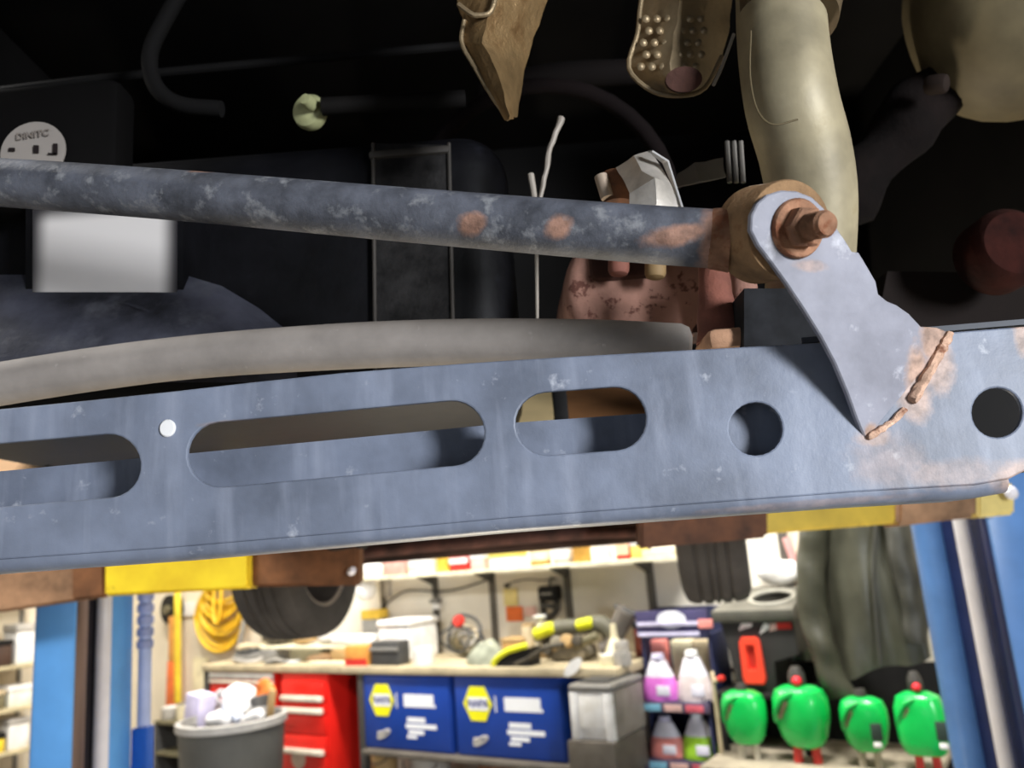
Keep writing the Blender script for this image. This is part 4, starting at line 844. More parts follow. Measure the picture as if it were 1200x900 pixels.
# --- two blue cabinets with the hexagon sign
navyb = M('cabinet_blue', (24, 62, 150), .4, var=.06, scale=4); hexy = M('sign_yellow', (240, 234, 30), .45, var=.03); signw = M('sign_white', (240, 242, 246), .5, var=.02); signb = M('sign_lettering', (60, 66, 130), .5)
FX = lambda p, z, x, y=-.004: Matrix.Translation((x, y, z)) @ Matrix.Rotation(R_(90), 4, 'X')
for R, lab in (((427, 790, 530, 886), 'blue steel cabinet with a yellow hexagon sign, next to the red tool cabinet'), ((535, 790, 660, 891), 'blue steel cabinet with a yellow hexagon sign, next to the white box')):
    p, w_, h = fr(*R, .585, ZL); h = ZB-.056-ZL
    t = thing('blue_cabinet', lab, 'cabinet', p, RZ)
    part(t, 'body', lbox(new(), -w_/2, w_/2, 0, .42, 0, h, .006), navyb)
    dr = part(t, 'door', lbox(new(), -w_/2+.006, w_/2-.006, -.012, 0, .01, h-.006, .004), navyb)
    X = lambda u: -w_/2+u*w_
    Z = lambda v: h*(1-v)
    hr = h*.235; hx_, hz_ = X(.235), Z(.34)
    b = new(); hexpts = [(hr*math.cos(math.pi/3*k+math.pi/6*0), hr*1.05*math.sin(math.pi/3*k)) for k in range(6)]
    plate(b, [hexpts], .004, FX(0, hz_, hx_, -.0145), .0005); sg = part(dr, 'hexagon_sign', b, hexy, smooth=0)
    b = new(); lbox(b, hx_-hr*.62, hx_+hr*.70, -.0185, -.0168, hz_-hr*.34, hz_+hr*.34); part(dr, 'sign_band', b, signw)
    b = new(); text(b, 'NAPA', hr*.56, FX(0, hz_-.0, hx_+hr*.04, -.0192), .0004, .002); part(dr, 'sign_lettering', b, signb)
    b = new(); lbox(b, X(.40), X(.412), -.0135, -.0122, Z(.44), Z(.24)); lbox(b, X(.49), X(.82), -.0135, -.0122, Z(.42), Z(.25), 0); lbox(b, X(.80), X(.84), -.0135, -.0122, Z(.42), Z(.38))
    part(dr, 'printed_heading', b, signw)
    b = new()
    for a0, a1, v0, v1 in ((.52, .72, .555, .62), (.50, .84, .64, .70), (.53, .70, .72, .775), (.51, .62, .79, .83)): lbox(b, X(a0), X(a1), -.0135, -.0122, Z(v1), Z(v0))
    part(dr, 'printed_lines', b, signw)
    b = new(); tube(b, [(X(.24)+.045*math.cos(a)+.02*math.sin(a), -.0128, Z(.80)+.022*math.sin(a)+.012*math.cos(a)) for a in [2*math.pi*k/18 for k in range(18)]], .008, 6, closed=True)
    lbox(b, X(.17), X(.25), -.0135, -.0122, Z(.84), Z(.76)); part(dr, 'printed_emblem', b, lgrey)
# --- white box with grey lid
p, w_, h = fr(671, 797, 717, 868, .80, ZX)
t = thing('storage_box', 'white plastic box with a grey moulded lid at the right end of the bench', 'box', p+EY*.0, RZ)
h2 = W(695, 797, .80).z-ZX
part(t, 'body', lbox(new(), -w_/2, w_/2, 0.012, .36, .0, h2*.80, .012), white)
part(t, 'foot', lbox(new(), -w_/2-.012, -w_/2+.035, -.008, .05, 0, h2*.80, .008), white); part(t, 'foot', lbox(new(), w_/2-.045, w_/2+.004, -.008, .05, 0, h2*.80, .008), white)
part(t, 'front_panel', lbox(new(), -w_/2+.036, w_/2-.046, -.004, .012, h2*.2, h2*.8, .005), cm('bright', (250, 246, 236)))
part(t, 'side_panel', lbox(new(), w_/2, w_/2+.012, .02, .35, 0.01, h2*.8, .004), cm('warm_grey2', (140, 134, 126)))
ld = part(t, 'lid', lbox(new(), -w_/2-.014, w_/2+.014, -.012, .37, h2*.8, h2*.93, .02, 3), grey); part(ld, 'lid_rim', lbox(new(), -w_/2+.03, w_/2-.03, .03, .33, h2*.93, h2*.97, .012), dgrey)
p, w_, h = fr(682, 872, 722, 925, .74); p.z = 0; hh = ZL-.04
b = new(); bmesh.ops.create_icosphere(b, subdivisions=4, radius=1)
for v in b.verts: v.co = Vector((v.co.x*w_/2, .2+v.co.y*.18, (v.co.z*.5+.5)*hh))
jitter(b, .02, 9); zz = min(v.co.z for v in b.verts); [setattr(v.co, 'z', min(v.co.z-zz, hh)) for v in b.verts]
single('refuse_bag', 'pale grey plastic bag under the white storage box', 'bag', b, cm('bag_grey', (150, 150, 152), .4, var=.15, scale=8), p, RZ)
for k, (x0, x1, lab, mm) in enumerate(((428, 452, 'tan bucket under the left blue cabinet', tan), (470, 508, 'grey bucket under the left blue cabinet', lgrey), (552, 590, 'rust brown bucket under the right blue cabinet', cm('rustb', (130, 84, 56))))):
    p, w_, h = fr(x0, 893, x1, 930, .5); p.z = 0; hh = ZL-.035-.02*k; r = w_/2
    t = thing('bucket', lab, 'bucket', p+EY*r, RZ); part(t, 'body', lathe(new(), [(r*.85, 0), (r, hh-.02), (r*1.05, hh-.02), (r*1.05, hh), (r*.95, hh), (r*.8, .02), (0, .02)], None, 24), mm)
    part(t, 'handle', tube(new(), [(r*1.05*math.cos(a), -r*.3*math.sin(a)-r*.75, hh-.04-r*.5*math.sin(a)) for a in [math.pi*q/10 for q in range(11)]], .005, 6), steel_dk)

# --- grey barrel with rubbish
def at_z(px, py, z):
    d = ray(px, py); return CAM+d*((z-CAM.z)/d.z)
zr = .80
pL, pR = at_z(214, 843, zr), at_z(331, 836, zr)
c = (pL+pR)/2; r = (pR-pL).length/2; c.z = 0
barrel_m = M('barrel_grey', (84, 84, 82), .55, var=.08, scale=4)
t = thing('rubbish_barrel', 'round grey plastic barrel with a pale rim, full of rubbish, left of the red cabinet', 'barrel', c, RZ)
part(t, 'body', lathe(new(), [(r*.82, 0), (r*.84, .01), (r*.97, zr-.05), (r*.93, zr-.05), (r*.80, .03), (0, .03)], None, 40), barrel_m)
part(t, 'rim', lathe(new(), [(r*.97, zr-.05), (r*1.02, zr-.045), (r*1.02, zr-.005), (r*.98, zr), (r*.93, zr), (r*.93, zr-.05)], None, 40, 1, 1, False), cm('rim_grey', (168, 166, 164)))
fill = part(t, 'rubbish_bag', jitter(lathe(new(), [(r*.80, .04), (r*.92, zr-.10), (r*.5, zr-.09), (0, zr-.07)], None, 32), .006, 9), dgrey)
def in_barrel(name, label, cat, px, py, bm_, m, dz=0):
    q = at_z(px, py, zr+dz); o = single(name, label, cat, bm_, m, q, RZ); return o
def crumple(rx_, ry_, rz_, a, seed):
    b = new(); bmesh.ops.create_icosphere(b, subdivisions=3, radius=1)
    for v in b.verts: v.co = Vector((v.co.x*rx_, v.co.y*ry_, v.co.z*rz_))
    return jitter(b, a, 14, seed)
pw = cm('paper_white', (242, 238, 244), .7); lil = cm('lilac', (206, 200, 232), .6)
in_barrel('crumpled_paper', 'big ball of crumpled white paper on top of the barrel', 'paper', 279, 822, crumple(.12, .11, .11, .035, 1), pw, .03)
in_barrel('paper_scrap', 'flat crumpled white paper in the front of the barrel', 'paper', 258, 842, crumple(.12, .08, .05, .03, 5), pw, -.01)
in_barrel('paper_scrap', 'small white paper twist at the front right of the barrel', 'paper', 296, 842, tube(new(), [(-.07, 0, -.02), (0, 0, .01), (.07, 0, .03)], [.03, .035, .03], 10, 3, bulge=True), pw, .0)
in_barrel('paper_cup', 'white paper cup tilted in the barrel', 'cup', 254, 824, lathe(new(), [(.035, -.08), (.05, .08), (.046, .08), (.032, -.07), (0, -.07)], Matrix.Rotation(R_(55), 4, 'Y') , 20), pw, .03)
in_barrel('paper_cup', 'second white cup lying across the middle of the barrel', 'cup', 274, 836, lathe(new(), [(.03, -.07), (.042, .07), (.038, .07), (.028, -.06), (0, -.06)], Matrix.Rotation(R_(-60), 4, 'Y'), 20), cm('cup_blue', (206, 214, 240)), .02)
in_barrel('food_carton', 'pale lilac carton standing at the left edge of the barrel', 'carton', 234, 832, box(new(), (0, 0, 0), (.14, .12, .2), (R_(8), 'Y'), .006), lil, .02)
in_barrel('red_wrapper', 'small red wrapper between the papers in the barrel', 'wrapper', 266, 820, crumple(.05, .04, .03, .02, 9), red, .05)
in_barrel('orange_bag', 'shiny orange crisp bag at the back of the barrel', 'bag', 311, 812, crumple(.10, .03, .09, .03, 12), cm('crisp', (240, 130, 60), .3), .03)
in_barrel('cardboard_scrap', 'tan cardboard scrap upright at the right of the barrel', 'cardboard', 318, 824, box(new(), (0, 0, 0), (.05, .02, .16), (R_(10), 'Y'), .003), tan, .04)
in_barrel('dark_tray', 'dark plastic tray in the right of the barrel', 'tray', 300, 828, box(new(), (0, 0, 0), (.16, .12, .12), (R_(-12), 'Y'), .02), dgrey, -.01)

# ================================================================== LEFT END: coil, level, shelving on the left wall
def side_x(px, py, xw):                       # point on the plane at distance xw inside the left wall
    d = ray(px, py); q = CAM+d*((XL+xw)/d.dot(EX)); return q
p, w_, h = fr(228, 690, 284, 764, .10)
t = thing('hose_coil', 'yellow hose coil hung on the wall left of the bench', 'hose', p, RZ)
hy_m = M('hose_yellow', (226, 182, 40), .45, var=.1, scale=12)
for k in range(13):
    rw, rh = w_*.50-.010*k, h*.56-.018*k; cz = h*.56+.016*k
    part(t, 'hose_loop', tube(new(), [(rw*math.cos(a)*(1-.18*max(0, math.sin(a)))+.008*((k*37) % 5-2), .05+.018*((k*53) % 4)-.03, cz+rh*math.sin(a)) for a in [2*math.pi*q/32 for q in range(32)]], .0155, 9, closed=True), hy_m)
part(t, 'hose_end', tube(new(), [(-.05, -.0, h*1.0), (-.03, -.02, h*.6), (.02, -.03, h*.45), (.05, -.02, h*.6), (.05, 0, h)], .0155, 9, 6), hy_m)
part(t, 'hanging_hook', tube(new(), [(0, .1, h*1.12), (0, .02, h*1.1), (0, -.02, h*1.06), (0, -.05, h*1.1)], .014, 8, 3), steel_dk)
b, p = wtube([(294, 692), (288, 720), (281, 755), (274, 792)], .022, .16, 10); single('grey_pipe', 'pale grey pipe leaning on the wall between hose coil and bench', 'pipe', b, cm('pipe_pale', (150, 145, 138)), p, RZ)
# spirit level, orange and yellow
P0, P1 = Wl(204, 838, .12), Wl(212, 690, .05)
t = thing('painted_board', 'long orange and yellow board leaning on the wall behind the left post', 'board', wloc(*P0), RZ); D = P1-P0; L_ = D.length
mt = Matrix.Rotation(math.atan2(D.x, D.z), 4, 'Y')
b = lbox(new(), -.10, .05, -.02, .02, 0, L_*.42, .006, 2, (.62, 1)); b.transform(mt); part(t, 'orange_lower', b, orange)
b = lbox(new(), -.058, .028, -.02, .02, L_*.42, L_*.78, .006, 2, (.8, 1)); b.transform(mt); part(t, 'orange_upper', b, cm('amber', (214, 148, 70)))
b = lbox(new(), .03, .075, -.022, .022, .1, L_, .006, 2); b.transform(mt); part(t, 'yellow_edge', b, cm('bright_yellow', (236, 204, 60)))
for R, lab, mm, cat in (((186, 697, 206, 732), 'round dark pulley hung on the wall beside the left post', blk, 'pulley'),):
    p, w_, h = fr(*R, .1); r = w_/2
    t = thing('pulley', lab, cat, p, RZ); b = new(); lathe(b, [(0, 0), (r, 0), (r, .02), (r*.8, .035), (r, .05), (r, .07), (0, .07)], axis((0, .085, h/2), (0, -1, 0)), 28); part(t, 'disc', b, mm); b = new(); lathe(b, [(0, 0), (r*.3, 0), (r*.3, .04), (0, .04)], axis((0, .015, h/2), (0, -1, 0)), 16); part(t, 'hub', b, olive)
flat('notice_card', 'white card on the wall between pulley and yellow coil', 'card', (212, 706, 228, 722), white, .02, .01)
flat('notice_card', 'cream paper sheet low on the wall under the yellow coil', 'card', (226, 770, 244, 812), cream, .02, .01)
# steel cupboard low at the left end of the wall, with boxes
zc = W(206, 846, .45).z
p, w_, h = fr(180, 846, 226, 930, .45); p.z = 0
t = thing('low_shelf', 'low olive shelf standing by the left post, holding grey tins', 'shelf', p, RZ)
part(t, 'top_board', lbox(new(), -w_/2, w_/2, 0, .4, zc-.03, zc, .004), olive)
for x in (-w_/2, w_/2-.03):
    part(t, 'side_panel', lbox(new(), x, x+.03, 0, .4, 0, zc-.03, .004), dgrey)
part(t, 'middle_board', lbox(new(), -w_/2+.03, w_/2-.03, 0, .4, zc*.5, zc*.5+.025), olive)
can('paint_tin', 'pale grey tin on the low olive shelf beside the left post', (184, 830, 198, 848), lgrey, .42, zc, white)
can('paint_tin', 'cream tin on the low olive shelf, nearer the barrel', (202, 826, 214, 846), cream, .42, zc, grey)
# shelving unit on the left wall
LZ = math.pi/2-WA
def lp_(px, py, xw): q = side_x(px, py, xw); return q.dot(EX), q.dot(EY), q.z
depth = .45
c0 = lp_(-40, 800, depth); c1 = lp_(52, 800, depth)
y0_, y1_ = min(c0[1], c1[1]), max(c0[1], c1[1])
zsh = [lp_(15, y, depth)[2] for y in (780, 830, 880)]
ym_ = (y0_+y1_)/2; uw = (y1_-y0_)/2
unit = thing('shelving_unit', 'open shelving unit on the left wall beyond the blue post, full of odds and ends', 'shelf', wloc(XL+depth/2, ym_, 0), RZ)
for z in zsh+[zsh[0]+.62]:
    part(unit, 'shelf_board', lbox(new(), -depth/2, depth/2, -uw, uw, z-.03, z, .004), cm('shelf_tan', (196, 184, 150)))
for x in (-depth/2+.005, depth/2-.02):
    for y in (-uw-.03, uw):
        part(unit, 'upright', lbox(new(), x-.015, x+.015, y, y+.03, 0, zsh[0]+.7, .003), grey)
def on_unit(name, label, cat, px0, px1, hpx, k, m, d=.2, lid=None, lidm=None, bm_=None):
    a, c_ = lp_(px0, 800, depth), lp_(px1, 800, depth); y0, y1 = sorted((a[1], c_[1])); w_ = y1-y0; h = hpx/FPX*ray(px0, 800).length*(Vector(a).length)*.95
    h = hpx/FPX*(side_x(px0, 800, depth)-CAM).dot(_f)
    loc = wloc(XL+depth-.04-d, (y0+y1)/2, zsh[k] if k >= 0 else zsh[0]+.62)
    t = thing(name, label, cat, loc, RZ)
    part(t, 'body', lbox(new(), 0, d, -w_/2, w_/2, 0, h*(1-(lid or 0)), .01), m)
    if lid: part(t, 'lid', lbox(new(), -.005, d+.005, -w_/2-.005, w_/2+.005, h*(1-lid), h, .008), lidm)
    return t
on_unit('carton', 'white carton on the top board of the left shelving', 'box', 20, 44, 46, 0, white, .22, .2, lgrey)
on_unit('carton', 'dark brown crate on the left shelving, left of the white carton', 'crate', -14, 16, 30, 0, cm('dbrown', (70, 52, 44)), .22, .2, blk)
on_unit('carton', 'flat cream carton on the second board of the left shelving', 'box', 14, 42, 24, 1, cm('ivory', (226, 226, 214)), .22, .3, white)
on_unit('carton', 'olive tin box on the second board of the left shelving', 'box', -18, 10, 22, 1, olive, .2, .25, beige)
on_unit('carton', 'white rounded tub on the lowest board of the left shelving', 'tub', 16, 40, 34, 2, cm('bright', (250, 246, 236)), .22, .2, lgrey)
on_unit('carton', 'bright yellow box on the lowest board of the left shelving', 'box', -14, 12, 22, 2, cm('bright_yellow', (236, 204, 60)), .2, .3, blk)

# ================================================================== RIGHT END: display rack, black bin, green jugs, coat
rack_m = cm('rack_navy', (40, 44, 74), .5); shade = cm('lav', (200, 196, 222))
p, w_, h = fr(747, 716, 832, 930, .42); p.z = 0
rk = thing('display_rack', 'dark navy display rack with a printed header, holding two tiers of cleaner bottles', 'rack', p, RZ)
zz = lambda y: W(790, y, .42).z
RD = .36; zt1, zt2, zh0, zh1 = zz(824), zz(892), zz(746), zz(717)
part(rk, 'back_panel', lbox(new(), -w_/2, w_/2, RD-.02, RD, 0, zh1, .003), rack_m)
for x in (-w_/2, w_/2-.02): part(rk, 'side_panel', lbox(new(), x, x+.02, .12, RD-.02, 0, zh0, .004), rack_m)
for x in (-w_/2, w_/2-.02): part(rk, 'front_post', lbox(new(), x, x+.02, 0, .02, 0, zt1+.02, .004), rack_m)
hd = part(rk, 'header', lbox(new(), -w_/2-.01, w_/2+.0, .10, .12, zh0, zh1, .003), cm('header_purple', (66, 62, 98)))
part(hd, 'header_emblem', lathe(new(), [(0, 0), (.085, 0), (.085, .003), (0, .003)], Matrix.Translation((0, .10, zh0+(zh1-zh0)*.62)) @ Matrix.Diagonal((1, 1, .55, 1)) @ Matrix.Rotation(R_(90), 4, 'X'), 24), cm('pale_blue', (226, 228, 246)))
for k in range(2):
    part(hd, 'header_stripe', lbox(new(), -w_/2, w_/2-.05, .088, .10, zh0-.01+k*.055, zh0+.012+k*.055, .003), shade)
part(hd, 'header_flap', lbox(new(), w_/2-.05, w_/2+.03, .085, .10, zh0+.03, zh0+.075, .004), cm('salmon', (226, 140, 132)))
for z, in ((zt1,), (zt2,)):
    sb = part(rk, 'tier', lbox(new(), -w_/2+.021, w_/2-.021, .0, RD-.021, z-.03, z, .003), rack_m)
    part(sb, 'price_strip', lbox(new(), -w_/2, w_/2, -.014, -.001, z-.045, z+.005, .003), cm('strip_violet', (92, 80, 104)))
    for k, mm in enumerate((cm('tag_blue', (130, 190, 216)), cm('pale_pink', (226, 186, 178)), cm('tag_red', (206, 96, 110)))):
        part(sb, 'price_tag', lbox(new(), -w_*.4+k*w_*.29, -w_*.4+k*w_*.29+w_*.24, -.018, -.0145, z-.04, z-.005, .001), mm)
def cleaner(label, px, py0, z, liquid, capm, off=.40):
    q, w2, h = fr(px-21, py0, px+21, 800, off, z)
    t = thing('cleaner_bottle', label, 'bottle', q+EY*.07, RZ, 'cleaner bottles on the display rack')
    clear = cm('bottle_clear', (222, 220, 232), .3)
    part(t, 'liquid_body', lathe(new(), [(w2*.5, 0), (w2*.52, .01), (w2*.46, h*.36), (w2*.40, h*.5)], None, 22, 1, .55), liquid)
    part(t, 'shoulder', lathe(new(), [(w2*.40, h*.5), (w2*.22, h*.85), (w2*.14, h*.88)], None, 22, 1, .55), clear)
    part(t, 'cap', lathe(new(), [(w2*.16, h*.88), (w2*.18, h*.9), (w2*.15, h), (0, h)], None, 16), capm)
    part(t, 'label', lbox(new(), w2*.0, w2*.36, -w2*.3, -w2*.27, h*.12, h*.34, .002), clear)
cleaner('cleaner bottle with magenta liquid, upper tier of the rack', 766, 768, zt1, cm('magenta', (222, 120, 214), .3), shade)
cleaner('cleaner bottle with milky white liquid, upper tier of the rack', 806, 764, zt1, cm('milk', (222, 208, 208), .3), white)
cleaner('cleaner bottle with salmon pink liquid, lower tier of the rack', 770, 842, zt2, cm('salmon', (226, 140, 132)), shade)
cleaner('cleaner bottle with lime green liquid, lower tier of the rack', 808, 838, zt2, cm('limegreen', (164, 214, 60), .3), cm('pale_blue', (226, 228, 246)))
for k, (px, mm, lab) in enumerate(((768, cm('salmon', (226, 140, 132)), 'salmon packet on the back of the upper tier, left'), (800, cream, 'cream packet on the back of the upper tier, middle'), (824, beige, 'beige packet on the back of the upper tier, right'))):
    q, w2, h = fr(px-13, 750, px+13, 800, .22, zt1); single('packet', lab, 'packet', lbox(new(), -w2/2, w2/2, 0, .07, 0, h, .012), mm, q, RZ)
# clutter between rack and bin
p, w_, h = fr(836, 768, 846, 800, .3); 
t = thing('spray_wand', 'pale spray wand with a red tip leaning by the display rack', 'wand', wloc(Wl(836, 800, .47).x, WD-.47, 0), RZ)
zq = Wl(838, 806, .47).z
part(t, 'wand_pipe', tube(new(), [(.0, 0, .01), (0.0, 0, zq), (.01, -.01, zq+.03), (.04, -.02, zq+.045)], .010, 10, 5), beige); part(t, 'red_tip', tube(new(), [(.04, -.02, zq+.045), (.06, -.025, zq+.052)], .015, 12, bulge=True), red)
# shelf behind the jugs with the black bin on it
ZK = W(880, 811, .38).z; kx0, kx1 = Wl(838, 811, .40).x, Wl(1090, 800, .40).x; kt = Wl(944, 811, .40).x
KC = (kx0+kx1)/2; kw = (kx1-kx0)/2
ks = thing('equipment_stand', 'black steel stand behind the four green jugs, carrying the black bin', 'stand', wloc(KC, WD-.035, 0), RZ)
stm = cm('stand_black', (36, 34, 34), .6)
part(ks, 'top_board', lbox(new(), -kw, kt-KC, -.38, -.02, ZK-.03, ZK, .004), stm); part(ks, 'back_sheet', lbox(new(), -kw, kw, -.018, 0, .02, ZK+.10, .003), stm)
for x in (-kw+.02, kt-KC-.02):
    for y in (-.36, -.04): part(ks, 'leg', lbox(new(), x-.018, x+.018, y-.018, y+.018, 0, ZK-.03, .003), stm)
ZJ = W(930, 902, .66).z
part(ks, 'jug_board', lbox(new(), -kw, kw, -.68, -.02, ZJ-.03, ZJ, .004), cm('board_beige', (160, 150, 132)))
for x in (-kw+.02, kw-.02): part(ks, 'front_leg', lbox(new(), x-.018, x+.018, -.66, -.62, 0, ZJ-.03, .003), stm)
# black bin with red latch
p, w_, h = fr(845, 706, 934, 812, .38, ZK)
bin_m = M('bin_black', (46, 45, 44), .45, var=.08, scale=6)
t = thing('black_bin', 'black plastic bin with a large red latch, left of the olive coat', 'bin', p, RZ)
hb = h*.80
def X(u): return -w_/2+u*w_
part(t, 'body', prism(new(), [(X(.03), 0, hb), (X(.20), 0, .0), (X(.66), 0, .0), (X(.68), 0, hb*.42), (X(1.0), 0, hb*.52), (X(1.0), 0, hb)], (0, .30, 0)), bin_m)
ldm = cm('lid_grey', (98, 96, 88), .45)
b = new(); n_ = 40; ring_o = []; 
lid_out = [(X(-.04), -.03), (X(1.04), -.03), (X(1.0), .33), (X(.10), .33)]
cx_, cy_, ax_, ay_ = X(.68), .14, w_*.29, .105
def ell(n): return [(cx_+ax_*math.cos(2*math.pi*k/n), cy_+ay_*math.sin(2*math.pi*k/n)) for k in range(n)]
plate(b, [lid_out, ell(32)], h*.14, Matrix.Translation((0, 0, hb+h*.075)), .006); TL = Matrix.Translation((0, 0, hb)) @ Matrix.Rotation(R_(15), 4, 'X') @ Matrix.Translation((0, 0, -hb)); b.transform(TL); lid = part(t, 'lid', b, ldm)
b = new(); tube(b, [(cx_+ax_*math.cos(2*math.pi*k/32), cy_+ay_*math.sin(2*math.pi*k/32), hb+h*.15) for k in range(32)], .013, 8, closed=True); b.transform(TL); part(lid, 'hole_rim', b, cm('rim_pale', (150, 148, 138)))
b = new(); plate(b, [[(X(.30), hb*.12), (X(.54), hb*.12), (X(.57), hb*.2), (X(.54), hb*.72), (X(.51), hb*.77), (X(.32), hb*.77), (X(.28), hb*.7), (X(.27), hb*.2)], [(X(.36), hb*.32), (X(.47), hb*.32), (X(.47), hb*.66), (X(.36), hb*.66)]], .03, Matrix.Translation((0, -.016, 0)) @ Matrix.Rotation(R_(90), 4, 'X'), .005)
la = part(t, 'latch', b, M('latch_red', (232, 70, 48), .35, var=.05)); part(la, 'latch_recess', lbox(new(), X(.34), X(.49), -.006, .0, hb*.30, hb*.68), cm('deep_red', (190, 48, 36)))
for (u0, u1, v0, v1, mm, sk) in ((.27, .46, .86, .96, white, .02), (.54, .68, .80, .95, white, .03), (.68, .78, .84, .95, cm('pale_pink', (226, 186, 178)), .01), (.78, .97, .87, .96, red, 0)):
    part(t, 'sticker', prism(new(), [(X(u0), -.002, hb*v0), (X(u1), -.002, hb*v0+sk), (X(u1), -.002, hb*v1), (X(u0)+sk, -.002, hb*v1)], (0, .0018, 0)), mm)
q = Wl(905, 703, .12); b = new(); bmesh.ops.create_icosphere(b, subdivisions=3, radius=1)
for v in b.verts: v.co = Vector((v.co.x*.13, v.co.y*.05, v.co.z*.07))
jitter(b, .012, 14); zmn = min(v.co.z for v in b.verts); [setattr(v.co, 'z', v.co.z-zmn) for v in b.verts]
p2 = p+EX*(w_*.20)+EY*.29; p2.z = p.z+hb+h*.148+.085; single('white_bag', 'crumpled white bag lying on the lid of the black bin', 'bag', b, white, p2, RZ)
# green jugs
green = M('jug_green', (16, 186, 80), .28, var=.08, scale=5, coat=.3)
def jug(label, px0, px1, py0, py1, knob, lab_, lean=0, fullw=False):
    p, w_, h = fr(px0, py0, px1, py1, .62, ZJ); d = w_*.62; r = w_/2
    t = thing('green_jug', label, 'jug', p+EY*.09, RZ, 'green plastic jugs in a row')
    lift = 0.07
    pr = [(r*.46, lift), (r*.60, lift+.008), (r*.80, h*.34), (r*.97, h*.56), (r*1.0, h*.68), (r*.98, h*.82), (r*.86, h*.93), (r*.55, h*.985), (r*.24, h)]
    if fullw: pr = [(r*.70, lift), (r*.80, lift+.01), (r*.96, h*.38), (r*1.0, h*.60), (r*.98, h*.80), (r*.84, h*.93), (r*.5, h*.985), (r*.24, h)]
    b = lathe(new(), pr, Matrix.Translation((0, .0, 0)), 32, 1, .62)
    for v_ in b.verts:
        x_, y_ = v_.co.x, v_.co.y/.62; q_ = math.hypot(x_, y_)
        if q_ > 1e-4:
            e_ = 3.4 if fullw or knob else 2.5; k_ = (abs(x_/q_)**e_+abs(y_/q_)**e_)**(-1/e_); k_ = 1+(k_-1)*.8
            v_.co.x, v_.co.y = x_*min(k_, 1.12)*.96, y_*.62*min(k_, 1.25)
            if knob and not fullw: a_ = .45; v_.co.x, v_.co.y = v_.co.x*math.cos(a_)+v_.co.y*math.sin(a_), -v_.co.x*math.sin(a_)*.7+v_.co.y*math.cos(a_)
    part(t, 'tank', b, green)
    part(t, 'handle', tube(new(), [(-r*.80, -r*.30, h*.55), (-r*.72, -r*.50, h*.70), (-r*.42, -r*.60, h*.86), (-r*.1, -r*.48, h*.92)], r*.10, 10, 4, bulge=True), green)
    b = tube(new(), [(-r*.62, -r*.455, h*.60), (-r*.34, -r*.55, h*.80)], r*.085, 12, bulge=True); part(t, 'handle_slot', b, cm('slot_dim', (110, 104, 74)))
    for x in (-.32, .32): part(t, 'foot', tube(new(), [(x*r, 0, 0), (x*r*.95, 0, lift+.03)], r*.16, 12), cm('foot_beige', (176, 168, 150)) if not knob else cm('foot_red', (190, 52, 44)))
    if knob:
        part(t, 'pump_cap', lathe(new(), [(r*.24, h), (r*.3, h+.01), (r*.28, h+.05), (r*.16, h+.08), (0, h+.085)], None, 18), cm('charcoal', (58, 56, 52)))
        b = new(); bmesh.ops.create_uvsphere(b, u_segments=14, v_segments=8, radius=r*.17); bmesh.ops.translate(b, vec=(r*.08, -r*.30, h+.02), verts=b.verts); part(t, 'red_knob', b, M('knob_red', (226, 40, 52), .3))
    else:
        part(t, 'pump_cap', lathe(new(), [(r*.24, h), (r*.26, h+.004), (r*.2, h+.03), (0, h+.03)], None, 18), cm('charcoal', (58, 56, 52)))
    if lab_:
        x = .30*r if not fullw else .55*r
        part(t, 'dark_label', lbox(new(), x, x+.45*r, -r*.615, -r*.50, h*.42, h*.66, .006), cm('label_dark', (44, 60, 52)))
        part(t, 'white_label', lbox(new(), x+.04*r, x+.36*r, -r*.60, -r*.48, h*.32, h*.40, .006), white)
jug('green jug with a plain front, leftmost of the four under the black bin', 840, 894, 812, 890, False, False)
jug('green jug with a red knob and dark pump cap, beside the leftmost jug', 900, 970, 806, 890, True, False)
jug('green jug with a dark label on its lower front, under the olive coat', 980, 1040, 820, 896, False, True)
jug('green jug with a red knob, rightmost, against the blue lift post', 1045, 1110, 814, 896, True, True, 0, True)
for px, lab in ((858, 'beige cap on the board under the leftmost jug'),): pass
# red and white pole
b, p = wtube([(921, 630), (926, 645), (936, 672), (944, 700)], .022, .06, 12)
t = thing('striped_pole', 'slanting pink and white pole on the wall left of the olive coat', 'pole', p, RZ); part(t, 'shaft', b, cm('pole_pink', (216, 160, 158)))
part(t, 'white_side', wtube([(917, 630), (922, 645), (932, 672), (940, 700)], .012, .075, 10)[0], white)
# olive coat hanging on a peg
p, w_, h = fr(940, 600, 1066, 800, .30)
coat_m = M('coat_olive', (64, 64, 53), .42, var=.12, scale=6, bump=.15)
ctop = Wl(1010, 590, .12)
def ZZ(y): return W(1005, y, .40).z
base = wloc(Wl(1005, 700, .40).x, WD-.40, 0)
t = thing('coat', 'olive rain coat hanging on the wall, right of the black bin', 'coat', base+Vector((0, 0, ZZ(790))), RZ)
Zb, Zt = ZZ(790), ZZ(560); H_ = Zt-Zb
def LX(px, py): return Wl(px, py, .40).x-Wl(1005, 700, .40).x
b = new(); NU, NV = 40, 26; fr_, bk_ = [], []
def hem(u): return 797-26*u**1.3+4*math.sin(u*9)
def fold(u, v): return .030*math.sin(u*8.5+.6+1.8*v)*(.25+.75*v)+.007*math.sin(u*25+2.2-5*v)*(.3+.7*v)+.016*mnoise.noise(Vector((u*3.5, v*4.5, 1.3)))+.012*math.sin(9*v+7*u)*v
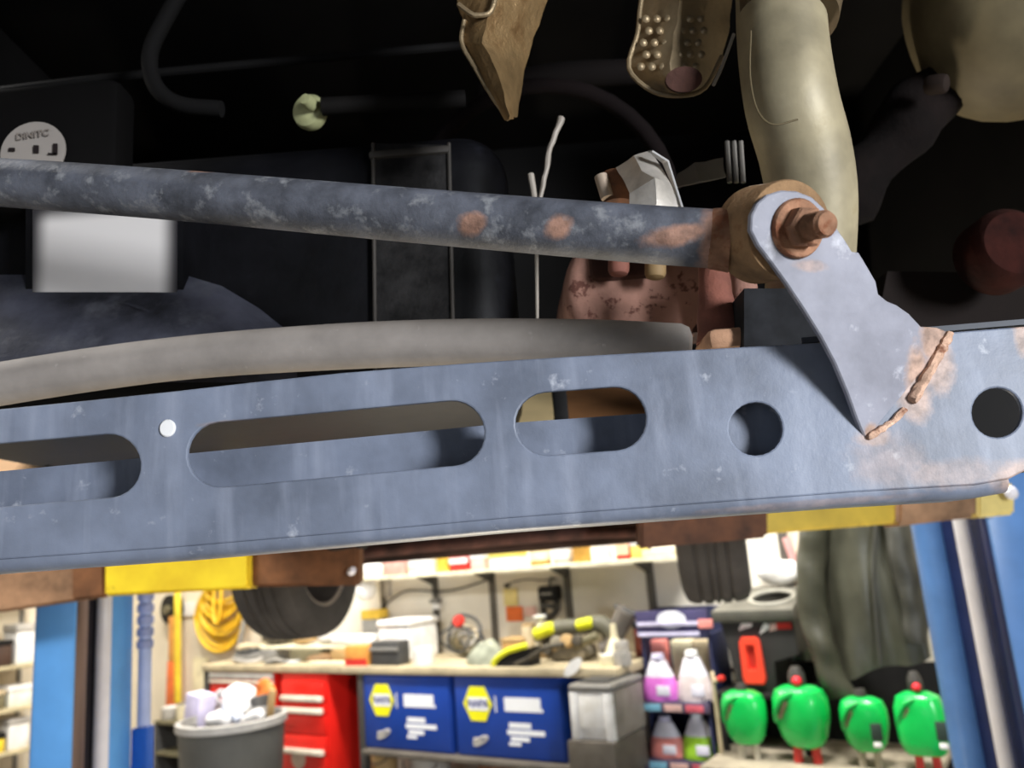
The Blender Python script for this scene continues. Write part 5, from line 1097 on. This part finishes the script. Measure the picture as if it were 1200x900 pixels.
for j in range(NV+1):
    v = j/NV; f_, k_ = [], []
    for i in range(NU+1):
        u = i/NU; y = 560+(hem(u)-560)*v
        xl = 952+18*v*v; xr = 1058+30*v
        x = LX(xl+(xr-xl)*u, y); z = Zt+(ZZ(y)-Zt)
        bulge = math.sin(math.pi*u)**.6
        f_.append(b.verts.new((x, .06-.085*bulge*(.5+.5*v)+fold(u, v), z)))
        k_.append(b.verts.new((x, .10+.07*bulge+.3*fold(u, v), z)))
    fr_.append(f_); bk_.append(k_)
for j in range(NV):
    for i in range(NU):
        b.faces.new((fr_[j][i], fr_[j][i+1], fr_[j+1][i+1], fr_[j+1][i])); b.faces.new((bk_[j][i+1], bk_[j][i], bk_[j+1][i], bk_[j+1][i+1]))
    b.faces.new((fr_[j][0], fr_[j+1][0], bk_[j+1][0], bk_[j][0])); b.faces.new((fr_[j][NU], bk_[j][NU], bk_[j+1][NU], fr_[j+1][NU]))
for i in range(NU): b.faces.new((fr_[0][i], bk_[0][i], bk_[0][i+1], fr_[0][i+1]))
part(t, 'body', b, coat_m, smooth=80)
for o_ in t.children: o_.location = (0, 0, -Zb)
def cpt(bm_, nm, m): o_ = part(t, nm, bm_, m, smooth=70); o_.location = (0, 0, -Zb); return o_
def sleeve(path, r):
    b = tube(new(), [(LX(x, y), yy, ZZ(y)) for x, y, yy in path], r, 20, 8)
    for v_ in b.verts:
        q_ = v_.co; v_.co += Vector((mnoise.noise(q_*7), mnoise.noise(q_*7+Vector((5, 0, 0))), 0))*.025+Vector((0, .004*math.sin(q_.z*38+q_.x*30), 0))
    return b
cpt(sleeve([(962, 580, .03), (950, 650, -.0), (956, 720, -.03), (974, 775, -.04), (990, 814, -.04)], [.06, .068, .066, .062, .058]), 'sleeve', coat_m)
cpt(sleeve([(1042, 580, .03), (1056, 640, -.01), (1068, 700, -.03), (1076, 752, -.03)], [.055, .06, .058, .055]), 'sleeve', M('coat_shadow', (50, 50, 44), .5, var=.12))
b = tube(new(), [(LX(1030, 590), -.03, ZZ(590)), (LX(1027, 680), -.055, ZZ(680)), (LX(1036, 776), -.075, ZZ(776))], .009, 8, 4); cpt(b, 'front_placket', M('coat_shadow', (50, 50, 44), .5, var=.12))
b = tube(new(), [(0, .395, Zt-.03), (0, .1, Zt-.02), (0, .02, Zt+.03)], .014, 10, 3); single('coat_peg', 'dark peg on the wall holding the olive coat', 'hook', b, steel_dk, base, RZ)
